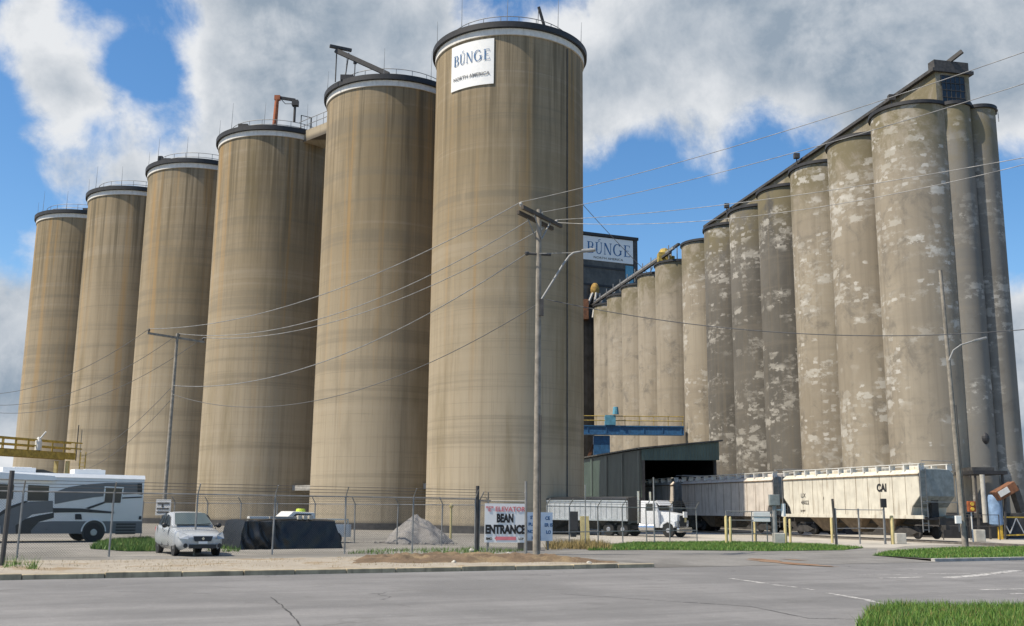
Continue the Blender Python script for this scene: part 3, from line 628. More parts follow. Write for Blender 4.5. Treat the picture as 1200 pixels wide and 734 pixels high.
# side pipes in the gaps
for k, (a_, b_) in enumerate(((0, 1), (1, 2))):
    A_, B_ = Vector((*SC[a_], 0)), Vector((*SC[b_], 0)); d = (B_ - A_).normalized()
    o = MB().bar(A_ + d * (SR - .2) + Vector((0, 0, 3.7)), B_ - d * (SR - .2) + Vector((0, 0, 3.7)), 1.2, .5).build('duct', M['greyc'])
    tag(o, ('short pale duct bridging the dark gap beside the nearest silo', 'short pale duct bridging the dark gap left of the second silo')[k], 'duct', 'ducts between the silos')
A_, B_ = Vector((*SC[1], 0)), Vector((*SC[2], 0)); d = (B_ - A_).normalized(); nn = Vector((-d.y, d.x, 0))
t = thing('roof_bridge', 'tan roof top bridge joining the two silos either side of the wide gap', 'bridge', tuple((A_ + B_) / 2 + Vector((0, 0, SH - 1.5))))
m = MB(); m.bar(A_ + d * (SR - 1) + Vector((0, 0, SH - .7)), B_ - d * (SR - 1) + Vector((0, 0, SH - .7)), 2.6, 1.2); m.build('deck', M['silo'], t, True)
m = MB()
for sd in (-1.3, 1.3):
    for z in (.5, 1.1): m.tube([A_ + d * (SR - 1) + nn * sd + Vector((0, 0, SH + z)), B_ - d * (SR - 1) + nn * sd + Vector((0, 0, SH + z))], .035, 5)
    for i in range(5):
        q = A_.lerp(B_, .38 + .06 * i) + nn * sd; m.tube([q + Vector((0, 0, SH - .2)), q + Vector((0, 0, SH + 1.1))], .03, 5)
m.build('railing', M['pipe'], t, True)
# company panel bent round the nearest silo
c1 = Vector((*SC[0], 0))
t = thing('company_panel', 'white curved company panel with blue lettering high on the nearest silo', 'sign', tuple(c1 + pol(SR + .1, -119, 37.3)))
a0, a1 = -138.0, -101.2
z0, z1 = 35.45, 39.36
m = MB(); n = 24
for rr in (SR + .02, SR + .09):
    pass
vs = [pol(r, a0 + (a1 - a0) * i / n, z, c1) for r in (SR + .09, SR + .03) for z in (z0, z1) for i in range(n + 1)]
q = n + 1; fs = []
for i in range(n):
    fs += [(i, i + 1, q + i + 1, q + i), (2 * q + i, 2 * q + i + 1, 3 * q + i + 1, 3 * q + i), (i, i + 1, 2 * q + i + 1, 2 * q + i), (q + i, q + i + 1, 3 * q + i + 1, 3 * q + i)]
fs += [(0, q, 3 * q, 2 * q), (n, q + n, 3 * q + n, 2 * q + n)]
m.add(vs, fs); m.build('panel', M['signw'], t, True, smooth=True)
wp, ww = word_polys(); h_ = .92; wang = math.degrees(h_ * ww * .83 / SR)
ac = (a0 + a1) / 2
map_polys(wp, lambda x, y: pol(SR + .14, ac + math.degrees((x * .83 - ww * .83 / 2) * h_ / SR), 37.55 + y * h_, c1), 'lettering', M['navy'], t)
vs, fs = text_mesh('NORTH AMERICA', .40, .004, .006, 1.08)
m = MB(); m.add([pol(SR + .14 + v.z, ac + math.degrees(v.x / SR), 36.25 + v.y, c1) for v in vs], fs); m.build('lettering', M['rvm'], t, True)

# ------------------------------------------------------------------ the long grey elevator: bins, gallery, end tower
BR, BH = 3.3, 35.55
B0 = Vector((34.12, 84, 0)); BD = Vector((-1.523, 7.404, 0)); BU = BD.normalized(); BE = Vector((BU.y, -BU.x, 0))
bins = []
BL = ['corner concrete bin of the long elevator, widest in view, right below the headhouse window', 'whitish patched bin next behind the corner bin', 'patched bin behind the right end of the left-hand railcar gap, third from the headhouse corner',
      'grey streaked bin above the coupling between two railcars, fourth from the corner', 'dark grey patched bin above the pinkish railcar, fifth from the corner', 'blotchy grey bin right above the shed roof end, sixth from the corner',
      'pale patched bin touching the right end of the blue catwalk, last of the patched bins', 'smooth tan bin with a yellow machine on its roof, first of the smooth bins', 'smooth pale bin second left of the patched bins', 'smooth pale bin third left of the patched bins',
      'smooth pale bin fourth left of the patched bins', 'smooth pale bin fifth left of the patched bins', 'half hidden darker bin at the far end beside the nearest silo']
def bin_(k, c, r, H, label, mat, rim=True):
    t = thing('grain_bin', label, 'grain bin', (c.x, c.y, 0), 0, 'grey concrete bins of the long elevator')
    MB().shaft((0, 0, 0), r, 0, H - .34, 64, 1).build('shaft', mat, t, smooth=True)
    MB().lathe((0, 0, 0), [(r - .1, H - .34), (r + .17, H - .32), (r + .17, H - .03), (.02, H - .01)], 64).build('roof_cap', M['black'], t, smooth=True)
    MB().lathe((0, 0, 0), [(r + .03, 0), (r + .035, 1.9)], 64, cap=False).build('base_band', M['tar'], t)
    return t
for k in range(13):
    kk = k if k < 7 else k + .34
    c = B0 + BD * kk; r = BR
    mt = M['bin_grey'] if k in (3, 4, 5) else M['bin'] if k < 7 else M['bin_plain']
    if k == 12: c = B0 + BD * 12.5 + BE * -.3
    bins.append(bin_(k, c, r, BH if k < 7 else BH - .3, BL[k], mt))
_b = A(1117, 150, 82.1); _b.z = 0; _c = A(1145.5, 150, 82.7); _c.z = 0
tB = bin_(20, _b, 1.42, BH - .05, 'narrow grey end bin beside the ladder, right of the corner bin', M['bin_end'])  # end bins greyed in colour for the shade beside the corner bin
tC = bin_(21, _c, 1.45, BH - .1, 'narrow grey bin at the right end of the elevator against the sky', M['bin_end'])
MB().sphere((.1, -1.3, 7.6), .32, 8, 1.5).build('hatch', M['black'], tB)
# core and second row behind, one building carrying the gallery
t = thing('elevator_house', 'long dark roofed conveyor house along the top of the grey elevator bins', 'building', tuple(B0 + BU * 20))
m = MB()
def obox(m, o, du, de, z0, z1, ulen, elen):
    q = [o, o + BE * elen, o + BE * elen + BU * ulen, o + BU * ulen]
    m.add([(p.x, p.y, z) for z in (z0, z1) for p in q], [(3, 2, 1, 0), (4, 5, 6, 7), (0, 1, 5, 4), (1, 2, 6, 5), (2, 3, 7, 6), (3, 0, 4, 7)])
obox(m, B0 + BU * 2 + BE * 0.3, 0, 0, 0, BH - .6, 50, 6.6); obox(m, B0 + BU * 54.5 + BE * .3, 0, 0, 0, BH - .9, 40, 6.6); m.build('core_wall', M['bin_grey'], t, True)
m = MB(); obox(m, B0 + BU * 1.0 + BE * 1.8, 0, 0, BH - .45, BH + .02, 94, 5.6); m.build('deck_slab', M['black'], t, True)
m = MB(); obox(m, B0 + BE * 2.2 - BU * 2.55, 0, 0, BH - .40, BH - .04, 4.0, 4.3); m.build('end_slab', M['black'], t, True)
GF = Vector((36.75, 84.6, 0)); gw = 3.3; gt = 39.75
m = MB(); obox(m, GF, 0, 0, BH, gt, 52, gw); m.build('gallery_wall', M['bin_plain'], t, True)
m = MB(); obox(m, GF - BE * .35 - BU * .25, 0, 0, gt, gt + .3, 52.5, gw + .7); obox(m, GF - BE * .1 - BU * .12, 0, 0, gt + .3, gt + 1.1, .9, gw + .05); obox(m, GF + BU * 1.2, 0, 0, gt + .3, gt + .42, 50.5, gw - .2); m.build('roof', M['tar'], t, True)
wf = GF - BU * .03
win = MB(); obox(win, wf + BE * .5 - BU * .02, 0, 0, BH + .55, gt - .25, .04, gw - 1.0); win = win.build('window', M['glass'], t, True)
m = MB()
for i in range(6): obox(m, wf + BE * (.5 + (gw - 1.06) * i / 5) - BU * .06, 0, 0, BH + .55, gt - .25, .04, .06)
for i in range(6): obox(m, wf + BE * .5 - BU * .07, 0, 0, BH + .55 + (gt - .86 - BH) * i / 5, BH + .61 + (gt - .86 - BH) * i / 5, .04, gw - 1.0)
m.build('muntins', M['tar'], win, True)
m = MB(); m.bar(GF + BE * 1.0 + BU * .8 + Vector((0, 0, gt + .7)), GF + BE * 2.2 - BU * .9 + Vector((0, 0, gt + 1.75)), .26, .34); m.build('hoist_beam', M['tar'], t, True)
m = MB()
dpt = [GF - BE * .02 + BU * u for u in (4.0, 5.3)]
obox(m, GF - BE * .03 + BU * 4, 0, 0, BH + .1, BH + 1.9, 1.1, .03); m.build('gallery_door', M['tar'], t, True)
m = MB()
for u in np.arange(2, 50, 3.7):
    p = GF - BE * 1.4 + BU * u; m.tube([(p.x, p.y, BH), (p.x, p.y, BH + 1.2)], .04, 5)
for z in (.65, 1.2):
    p, q = GF - BE * 1.4 + BU * 2, GF - BE * 1.4 + BU * 50; m.tube([(p.x, p.y, BH + z), (q.x, q.y, BH + z)], .035, 5)
p = GF + BE * (gw + .2) - BU * .3; q = p + BE * 2.2; m.tube([(p.x, p.y, BH + 1.2), (q.x, q.y, BH + 1.1), (q.x, q.y, BH)], .04, 5)
m.build('railing', M['pipe'], t, True)
for u, h in ((5.4, 3.6), (24, 4.4), (43, 4.3)):
    m = MB(); p = GF - BE * .9 + BU * u; m.tube([(p.x, p.y, BH), (p.x, p.y, BH + h)], .07, 6); m.box(p.x - .3, p.x + .3, p.y - .25, p.y + .25, BH + h, BH + h + .55)
    m.build('roof_floodlight', M['tar'], t, True)
# conveyor tubes over the smooth bins
t = thing('conveyor', 'sloping pair of conveyor tubes running along the roofs of the smooth bins', 'conveyor', tuple(B0 + BU * 70 + Vector((0, 0, BH))))
for off, z, mt in ((-1.2, 1.7, 'tar'), (-1.9, 1.15, 'lamparm'), (-2.4, .55, 'tar')):
    p, q = B0 + BU * 52.3 + BE * off, B0 + BU * 97 + BE * off
    m = MB(); m.bar((p.x, p.y, BH + z), (q.x, q.y, BH + z), .36, .3); m.build('tube', M[mt], t, True)
for u in np.arange(53, 97, 3.6):
    m = MB()
    for off in (-1.2, -2.4):
        p = B0 + BU * u + BE * off; m.tube([(p.x, p.y, BH - .3), (p.x, p.y, BH + 1.65)], .07, 5)
    p, q = B0 + BU * u + BE * -2.4, B0 + BU * (u + 1.8) + BE * -1.2; m.tube([(p.x, p.y, BH - .3), (q.x, q.y, BH + 1.6)], .06, 5)
    m.build('trestle', M['pipe'], t, True)
p = B0 + BD * 7.34 + BE * -1.9 + BU * .6
m = MB(); m.box(p.x - .9, p.x + .9, p.y - .8, p.y + .8, BH, BH + 1.3); m.lathe((p.x, p.y, BH + 1.3), [(.8, 0), (.5, .6), (.2, .7)], 12); m.lathe((p.x + 1.1, p.y, BH), [(.35, 0), (.35, .9)], 12)
tag(m.build('roof_machine', M['oldyellow'], bevel=.05), 'small yellow machine on the roof of the first smooth bin', 'machine')
p = A(700, 338, 172)
t = thing('bucket_elevator', 'rusty yellow distributor head among pipes at the far end of the bins', 'machine', (p.x - .4, p.y, BH - 2))
m = MB(); m.lathe((0, 0, 4.0), [(.3, 0), (.7, .6), (.8, 1.5), (.5, 2.2), (.3, 2.4)], 14); m.build('head', M['ochre'], t, smooth=True)
m = MB()
for a_ in range(7): m.tube([(.6 * math.cos(a_), .6 * math.sin(a_), 4.6), (2.6 * math.cos(a_ * .9), 2.2 * math.sin(a_ * .9), .0)], .22, 7)
m.build('spout', M['pipe'], t)
m = MB(); m.box(-2.6, -1.2, -1.2, .6, 0, 3.4); m.box(-1.4, -.8, .6, 1.4, 1, 6.2); m.build('motor_box', M['rust'], t)
# ladder strip up the recess
t = thing('ladder', 'dark caged ladder running up the recess beside the corner bin', 'ladder', tuple(Vector((A(1103.5, 300, 80.9).x, 80.9, 0))))
m = MB(); m.bar((-.14, .3, 1), (-.14, .3, BH - .6), .16, .3); m.bar((.22, .15, 1), (.22, .15, BH - .6), .1, .1); m.build('stile', M['black'], t)
m = MB()
for i in range(68): m.tube([(-.14, .2, 1.4 + i * .5), (.22, .15, 1.4 + i * .5)], .03, 5)
for i in range(9): m.box(-.28, .36, 0.0, .4, 3 + i * 3.6, 3.25 + i * 3.6)
m.build('rung', M['tar'], t)
# far dark building with the second company sign
t = thing('headhouse_tower', 'dark sheet clad tower block behind the bins, carrying a white sign', 'building', (12, 178, 0))
FL, FR = A(676, 274.2, 171.5), A(742, 282.8, 175.5); fd = (FR - FL); fd.z = 0; fd.normalize(); fn = Vector((fd.y, -fd.x, 0)); topz = FL.z
fw = (FR - FL).length; bk = -fn * 11
q = [FL - fd * 6, FR, FR + bk, FL - fd * 6 + bk]
m = MB(); m.add([(p.x, p.y, z) for z in (0, topz) for p in q], [(3, 2, 1, 0), (4, 5, 6, 7), (0, 1, 5, 4), (1, 2, 6, 5), (2, 3, 7, 6), (3, 0, 4, 7)]); m.build('wall', M['darksheet'], t, True)
q = [FL - fd * 6.3 + fn * .3, FR + fn * .3 + fd * .9, FR + bk + fd * .9, FL - fd * 6.3 + bk]
m = MB(); m.add([(p.x, p.y, z) for z in (topz, topz + .5) for p in q], [(3, 2, 1, 0), (4, 5, 6, 7), (0, 1, 5, 4), (1, 2, 6, 5), (2, 3, 7, 6), (3, 0, 4, 7)]); m.build('roof', M['black'], t, True)
m = MB(); p0, p1 = FR - fd * 1.6 + fn * .04, FR - fd * .05 + fn * .04; m.add([(p.x, p.y, z) for z in (topz - 8, topz - 4.7) for p in (p0, p1)] , [(0, 1, 3, 2)]); m.build('blue_panel', M['skyblue'], t, True)
m = MB(); q = [FR + fd * .02 + fn * .15, FR + fd * .75 + fn * .15, FR + fd * .75 + bk, FR + fd * .02 + bk]; m.add([(p.x, p.y, z) for z in (topz - 13, topz) for p in q], [(3, 2, 1, 0), (4, 5, 6, 7), (0, 1, 5, 4), (1, 2, 6, 5), (2, 3, 7, 6), (3, 0, 4, 7)]); m.build('stair_shaft', M['tar'], t, True)
m = MB(); 
for i in range(3):
    z = topz - 5.4 - i * 3.2; m.bar(FL - fd * 5 + fn * .06 + Vector((0, 0, z - topz)), FR - fd * 1.7 + fn * .06 + Vector((0, 0, z - topz)), .1, .35)
m.build('girt', M['black'], t, True)
t = thing('roof_sign', 'white billboard with blue company lettering on top of the dark tower block', 'sign', tuple((FL + FR) / 2 + Vector((0, 0, -3))))
SA = FL + fd * 1.1 + fn * .12; SB = FR - fd * .12 + fn * .12; sw = (SB - SA).length; stp, sbt = topz - .15, topz - 4.35
m = MB(); q = [SA, SB, SB - fn * .1, SA - fn * .1]; m.add([(p.x, p.y, z) for z in (sbt, stp) for p in q], [(3, 2, 1, 0), (4, 5, 6, 7), (0, 1, 5, 4), (1, 2, 6, 5), (2, 3, 7, 6), (3, 0, 4, 7)]); m.build('panel', M['signw'], t, True)
hh = 2.05; kx = (sw * .86) / (ww * hh)
map_polys(wp, lambda x, y: SA + fd * (sw * .08 + x * hh * kx) + fn * .02 + Vector((0, 0, sbt + 1.2 + y * hh - SA.z)), 'lettering', M['navy'], t)
text_on('NORTH AMERICA', .55, SA + fd * (sw * .5) + fn * .02 + Vector((0, 0, sbt + .35 - SA.z)), fd, M['tar'], t, sx=1.3)
# the blue catwalk
t = thing('blue_catwalk', 'blue girder catwalk with yellow handrail crossing in front of the smooth bins', 'catwalk', (12, 128, 12))
m = MB(); m.box(1.5, 21.3, 127.4, 129.0, 11.05, 12.1); m.build('girder', M['blue'], t, True)
m = MB()
for i in range(9): m.box(2.5 + i * 2.3, 2.6 + i * 2.3, 127.33, 127.4, 11.05, 12.1)
m.box(1.5, 21.3, 127.3, 127.4, 11.0, 11.14); m.box(1.5, 21.3, 127.3, 127.4, 12.0, 12.14); m.build('stiffener', M['blue'], t, True)
m = MB()
for z in (12.75, 13.3): m.tube([(1.5, 127.5, z), (21.3, 127.5, z)], .06, 6)
for i in range(12): m.tube([(1.6 + i * 1.78, 127.5, 12.1), (1.6 + i * 1.78, 127.5, 13.3)], .04, 6)
m.build('handrail', M['oldyellow'], t, True)
m = MB(); m.box(10.2, 12.2, 127.6, 128.8, 0, 10.9); m.build('column', M['blue'], t, True)
m = MB(); m.bar((10.2, 128, 9.8), (8.4, 128, 5.4), .35, .35); m.build('brace', M['rust'], t, True)
m = MB(); m.box(11.6, 12.9, 127.2, 128.2, 12.2, 13.4); m.lathe((12.9, 127.2, 13.5), [(.4, 0), (.3, .9)], 10); tag(m.build('drive_motor', M['skyblue']), 'teal drive motor sitting at the left end of the blue catwalk', 'machine')

# ------------------------------------------------------------------ green shed over the track
SHU = Vector((-.211, .977, 0)); SHE = Vector((.977, .211, 0)); SO = A(752, 560, 97); SO.z = 0
t = thing('train_shed', 'green sheet metal shed with open dark front over the railway track', 'shed', tuple(SO))
def shp(u, e, z): return SO + SHU * u + SHE * e + Vector((0, 0, z))
SWd = 7.75; zl, zr, zo = 7.45, 8.35, 6.45
m = MB(); 
def slab(m, a, b, c, d, th):
    a, b, c, d = map(Vector, (a, b, c, d)); n = (b - a).cross(d - a).normalized() * th
    m.add([a, b, c, d, a + n, b + n, c + n, d + n], [(3, 2, 1, 0), (4, 5, 6, 7), (0, 1, 5, 4), (1, 2, 6, 5), (2, 3, 7, 6), (3, 0, 4, 7)])
slab(m, shp(0, 0, 0), shp(26, 0, 0), shp(26, 0, zl), shp(0, 0, zl), .12); m.build('side_wall', M['green'], t, True)
m = MB()
for u in (0.3, 5.5, 10.6, 15.8, 21): 
    m.add([shp(u, -.14, 0), shp(u + .35, -.14, 0), shp(u + .35, -.14, zl - .1), shp(u, -.14, zl - .1)], [(0, 1, 2, 3)])
m.build('wall_strip', M['greenl'], t, True)
m = MB(); slab(m, shp(-.02, 0, zo), shp(-.02, SWd, zo + .15), shp(-.02, SWd, zr), shp(-.02, 0, zl), -.12); m.build('fascia', M['greenl'], t, True)
m = MB(); slab(m, shp(-.3, -.3, zl + .03), shp(-.3, SWd + .3, zr + .03), shp(26, SWd + .3, zr + .03), shp(26, -.3, zl + .03), .14); m.build('roof', M['darksheet'], t, True)
m = MB(); slab(m, shp(1.2, SWd - .1, 0), shp(26, SWd - .1, 0), shp(26, SWd - .1, zr), shp(1.2, SWd - .1, zr), .12); slab(m, shp(26, 0, 0), shp(26, SWd, 0), shp(26, SWd, zr), shp(26, 0, zl), .1); m.build('back_wall', M['black'], t, True)
m = MB(); m.bar(shp(.1, .18, 0), shp(.1, .18, zo), .3, .3); m.bar(shp(.5, SWd - .2, 0), shp(.5, SWd - .2, zr - .2), .2, .2); m.build('door_post', M['tar'], t, True)

# ------------------------------------------------------------------ railcars
TU = Vector((-.309, .951, 0)); TE = Vector((.951, .309, 0)); TP = Vector((25.45, 65.2, 0)); TRZ = math.atan2(-TU.y, -TU.x)
CW = 2.75; CL = 15.2
m = MB()
for e in (.62, 2.1):
    p, q = TP + TU * -9 + TE * e, TP + TU * 75 + TE * e; m.bar((p.x, p.y, .06), (q.x, q.y, .06), .08, .12)
struct(m.build('railway_track', M['rail']))
def railcar(label, paint, logo, L=CL):
    t = thing('hopper_railcar', label, 'railcar', (0, 0, 0), 0, 'covered hopper railcars on the track')
    m = MB(); m.prism([(0, 2.75), (.75, 2.1), (.95, 1.5), (L - .95, 1.5), (L - .75, 2.1), (L, 2.75), (L, 4.12), (0, 4.12)], 'y', .04, CW - .04); body = m.build('body', paint, t, bevel=.05)
    m = MB(); m.prism([(-.02, 4.12), (CW + .02, 4.12), (CW - .28, 4.42), (CW / 2, 4.5), (.28, 4.42)], 'x', -.0, L); m.build('roof', paint, t, bevel=.03)
    for x in (.02, L - .02):
        m = MB(); s = 1 if x > 1 else -1; x2 = L - .75 if s > 0 else .75
        m.add([(x + s * .03, .06, 2.76), (x + s * .03, CW - .06, 2.76), (x + s * .03, CW - .06, 4.1), (x + s * .03, CW - .35, 4.4), (x + s * .03, .35, 4.4), (x + s * .03, .06, 4.1), (x2 + s * .05, CW - .06, 2.08), (x2 + s * .05, .06, 2.08)], [(0, 1, 2, 3, 4, 5), (0, 1, 6, 7)])
        m.build('end_sheet', M['hopgrey'], t)  # grey colour carries the shade on the end face
    m = MB(); m.box(-.25, L + .25, .0, .1, 1.36, 1.58); m.box(-.25, L + .25, CW - .1, CW, 1.36, 1.58); m.build('side_sill', paint, t)
    m = MB(); 
    for y in (0, CW): m.box(.0, L, y - .02, y + .02, 4.06, 4.14)
    for i in range(1, 12): x = L * i / 12; m.box(x - .012, x + .012, .025, .045, 1.6, 4.1); m.box(x - .012, x + .012, CW - .045, CW - .025, 1.6, 4.1)
    m.build('seam_rib', M['hopbrown'], t)
    m = MB(); nn = 11
    for y in (.30, CW - .30):
        m.box(-.1, L + .1, y - .22, y + .22, 4.74, 4.78)
        for i in range(nn + 1): x = .05 + (L - .1) * i / nn; m.box(x - .05, x + .05, y - .2, y + .2, 4.36, 4.74)
    m.build('running_board', M['white'], t)
    for i in range(4): m = MB(); x = L * (i + .5) / 4; m.box(x - .9, x + .9, CW / 2 - .35, CW / 2 + .35, 4.46, 4.66); m.build('roof_hatch', paint, t, bevel=.04)
    for i in range(3):
        m = MB(); xc = L * (.27 + .23 * i); w = 1.45
        m.add([(xc - w, .3, 1.5), (xc + w, .3, 1.5), (xc + w, CW - .3, 1.5), (xc - w, CW - .3, 1.5), (xc - .4, .9, .42), (xc + .4, .9, .42), (xc + .4, CW - .9, .42), (xc - .4, CW - .9, .42)], [(0, 1, 5, 4), (1, 2, 6, 5), (2, 3, 7, 6), (3, 0, 4, 7), (4, 5, 6, 7)])
        m.build('hopper_outlet', M['hopbrown'], t)
    m = MB(); m.box(-.35, L + .35, CW / 2 - .25, CW / 2 + .25, 1.0, 1.45); m.box(-.3, .9, .1, CW - .1, 1.3, 1.42); m.box(L - .9, L + .3, .1, CW - .1, 1.3, 1.42)
    for x, s in ((.4, -1), (L - .4, 1)):
        m.bar((x, CW / 2, 1.4), (x, CW / 2, 2.6), .5, .3); m.bar((x + s * .55, CW / 2, .85), (x + s * 1.15, CW / 2, .85), .28, .3)
    m.build('end_platform', M['iron'], t)
    for x0 in (2.0, L - 2.0):
        b = MB(); 
        for y in (.45, CW - .45): b.prism([(x0 - 1.1, .5), (x0 - .45, .78), (x0 + .45, .78), (x0 + 1.1, .5), (x0 + .5, .3), (x0 - .5, .3)], 'y', y - .09, y + .09)
        b.box(x0 - .25, x0 + .25, .4, CW - .4, .55, .9); b = b.build('bogie', M['iron'], t)
        for dx in (-.85, .85):
            for y in (.66, CW - .66): MB().lathe((x0 + dx, y, .5), [(.1, -.10), (.36, -.1), (.40, -.06), (.40, .06), (.15, .08)], 24, 'y').build('wheel', M['iron'], b, smooth=True)
    for x, s in ((.02, -1), (L - .02, 1)):
        m = MB()
        for y in (.0, .42) if s > 0 else (.0, .42): m.bar((x + s * .16, y + .04, .55), (x + s * .16, y + .04, 4.5), .05, .05)
        for i in range(10): m.bar((x + s * .16, .04, .7 + i * .4), (x + s * .16, .46, .7 + i * .4), .04, .04)
        for y in (CW - .05,): m.bar((x + s * .2, y, .6), (x + s * .2, y, 3.9), .05, .05); 
        m.bar((x + s * .22, .1, 2.4), (x + s * .22, CW - .1, 2.4), .05, .05)
        m.tube([(x + s * .16, .2, 4.5), (x + s * .16, .2, 4.95), (x + s * .16, CW - .25, 4.95), (x + s * .16, CW - .25, 4.5)], .025, 5)
        m.build('ladder', M['pipe'], t)
    return t
rc = []
def place_car(t, t0, L=CL):
    o = TP + TU * (t0 + L); t.location = (o.x, o.y, .1); t.rotation_euler = (0, 0, TRZ); return t
c1_ = place_car(railcar('cream covered hopper railcar nearest the camera, with a dark boxed emblem', M['hopper'], True), 0.0)
c2_ = place_car(railcar('dusty pinkish hopper railcar half in shadow, coupled behind the cream one', M['hopper2'], False), 16.7)
c3_ = dup(c2_, (0, 0, 0), 0, 'shaded hopper railcar standing under the shed roof, last of the train'); place_car(c3_, 33.4)
# stencils on the cream car (its own side, in its own axes)
def car_text(body, x, z, size, mat, bold=0.0, sx=1.0):
    vs, fs = text_mesh(body, size, .006, bold, sx, 'LEFT'); m = MB(); m.add([(x + v.x, .03 - v.z - .006, z + v.y) for v in vs], fs); return m.build('lettering', mat, c1_)
car_text('CAI', CL - 4.1, 3.1, .68, M['ink'], .03, .9)
m = MB(); m.box(CL - 4.4, CL - 3.0, .018, .034, 2.95, 3.75); 
car_text('LIX', 2.3, 2.78, .42, M['tar']); car_text('46022', 2.3, 2.28, .4, M['tar'])
car_text('LD LMT', 2.2, 1.75, .18, M['tar']); car_text('I', 5.1, 2.6, .3, M['tar'])

# ------------------------------------------------------------------ semi truck: tractor and grain trailer
hdx = Vector((.80, -.60, 0)).normalized(); trz = math.atan2(hdx.y, hdx.x); tp = Vector((12.2, 73.2, 0)); sc = .90
def wheel(m_parent, c, r, w, axis='y', rim=.58):
    t_ = MB().lathe(c, [(r * .55, -w / 2), (r * .93, -w / 2), (r, -w * .3), (r, w * .3), (r * .93, w / 2), (r * .55, w / 2)], 28, axis).build('wheel', M['tyre'], m_parent, smooth=True)
    MB().lathe(c, [(r * .12, -w * .52), (r * .2, -w * .55), (r * rim, -w * .42), (r * rim, w * .42), (r * .2, w * .55), (r * .12, w * .52)], 20, axis).build('rim', M['rim'], t_, smooth=True)
    return t_
t = thing('semi_tractor', 'white long nosed semi tractor facing right in front of the shed', 'truck', tuple(tp), trz); t.scale = (sc, sc, sc)
m = MB(); m.prism([(-.35, .75), (-.25, 1.75), (-1.6, 1.95), (-1.75, 1.95), (-1.75, .75)], 'y', -.78, .78); m.build('hood', M['truckw'], t, bevel=.09, smooth=True)
m = MB(); m.prism([(-1.76, .7), (-1.76, 1.95), (-2.05, 2.72), (-3.35, 2.8), (-3.4, .7)], 'y', -1.02, 1.02); cab = m.build('cab', M['truckw'], t, bevel=.08, smooth=True)
m = MB(); m.add([(-1.79, -.9, 2.02), (-1.79, .9, 2.02), (-2.0, .86, 2.56), (-2.0, -.86, 2.56)], [(0, 1, 2, 3)]); m.v = [v + Vector((.03, 0, 0)) for v in m.v]; m.build('windscreen', M['glass'], t)
m = MB(); m.prism([(-1.62, 2.42), (-1.98, 2.80), (-2.05, 2.74), (-1.7, 2.38)], 'y', -1.0, 1.0); m.build('sun_visor', M['truckw'], t)
for s in (-1, 1):
    m = MB(); m.add([(-2.0, s * 1.03, 2.0), (-2.15, s * 1.03, 2.55), (-2.9, s * 1.03, 2.55), (-2.9, s * 1.03, 2.0)], [(0, 1, 2, 3)]); m.build('side_window', M['glass'], t)
    m = MB(); m.prism([(-.3, .85), (-.35, 1.2), (-.75, 1.38), (-1.2, 1.3), (-1.55, .95), (-1.65, .7), (-1.4, .7), (-1.35, .95), (-.95, 1.15), (-.55, .95), (-.45, .7)], 'y', s * .72, s * 1.12); m.build('fender', M['truckw'], t, bevel=.04)
    m = MB(); m.box(-.42, -.22, s * .72 - .17, s * .72 + .17 + .1 * s, 1.0, 1.28); m.build('headlight', M['lamp'], t, bevel=.03)
    m = MB(); m.tube([(-3.6, s * .95, 1.0), (-3.6, s * .95, 3.5)], .09, 10); m.build('exhaust_stack', M['chrome'], t)
    m = MB(); m.bar((-2.0, s * 1.05, 2.3), (-1.9, s * 1.4, 2.3), .04, .04); m.box(-1.98, -1.88, s * 1.4 - .12, s * 1.4 + .12, 2.0, 2.55); m.build('mirror', M['truckw'], t)
    m = MB(); m.lathe((-2.8, s * .85, .72), [(.32, -.7), (.34, -.66), (.34, .66), (.32, .7)], 18, 'x'); m.build('fuel_tank', M['chrome'], t)
    wheel(t, (-.95, s * .92, .52), .52, .3)
    for x in (-5.0, -6.3): wheel(t, (x, s * .82, .52), .52, .5)
m = MB(); m.box(-.27, -.19, -.55, .55, .8, 1.68); gr = m.build('grille', M['chrome'], t)
m = MB()
for i in range(9): m.box(-.19, -.165, -.5 + i * .12, -.46 + i * .12, .84, 1.64)
m.build('slat', M['black'], gr)
m = MB(); m.box(-.2, .02, -1.08, 1.08, .38, .74); m.build('bumper', M['chrome'], t, bevel=.05)
m = MB(); m.box(-.12, -.05, .02, .3, 1.15, 1.75); m.build('tag_plate', M['paleyellow'], t); m = MB(); m.box(-.15, -.04, -.12, .42, 1.5, 1.95); m.build('bug_guard', M['signw'], t)
m = MB(); m.box(-7.2, -.4, -.42, .42, .55, .85); m.build('frame', M['iron'], t)
t = thing('grain_trailer', 'grey aluminium grain trailer with dark rolled tarp behind the white tractor', 'trailer', tuple(tp), trz); t.scale = (sc, sc, sc)
L0, L1 = -4.4, -16.5
m = MB(); m.prism([(L0, 1.28), (L0, 2.78), (L1, 2.78), (L1, 1.28)], 'y', -1.22, 1.22); m.build('box', M['steel'], t, bevel=.03)
m = MB()
for i in range(25): x = L0 - i * .5; m.box(x - .02, x + .02, -1.25, -1.22, 1.3, 2.75)
m.box(L1, L0, -1.27, -1.2, 1.18, 1.32); m.box(L1, L0, -1.27, -1.2, 2.68, 2.8); m.build('rib', M['alu'], t)
m = MB(); m.prism([(-1.24, 2.78), (-1.24, 2.92), (-.7, 3.05), (0, 3.1), (.7, 3.05), (1.24, 2.92), (1.24, 2.78)], 'x', L1 - .05, L0 + .05); m.build('tarp', M['rvd'], t, smooth=True)
m = MB(); m.box(L0 - .12, L0 + .06, -1.24, 1.24, 1.2, 3.02); m.build('front_wall', M['tar'], t)
m = MB()
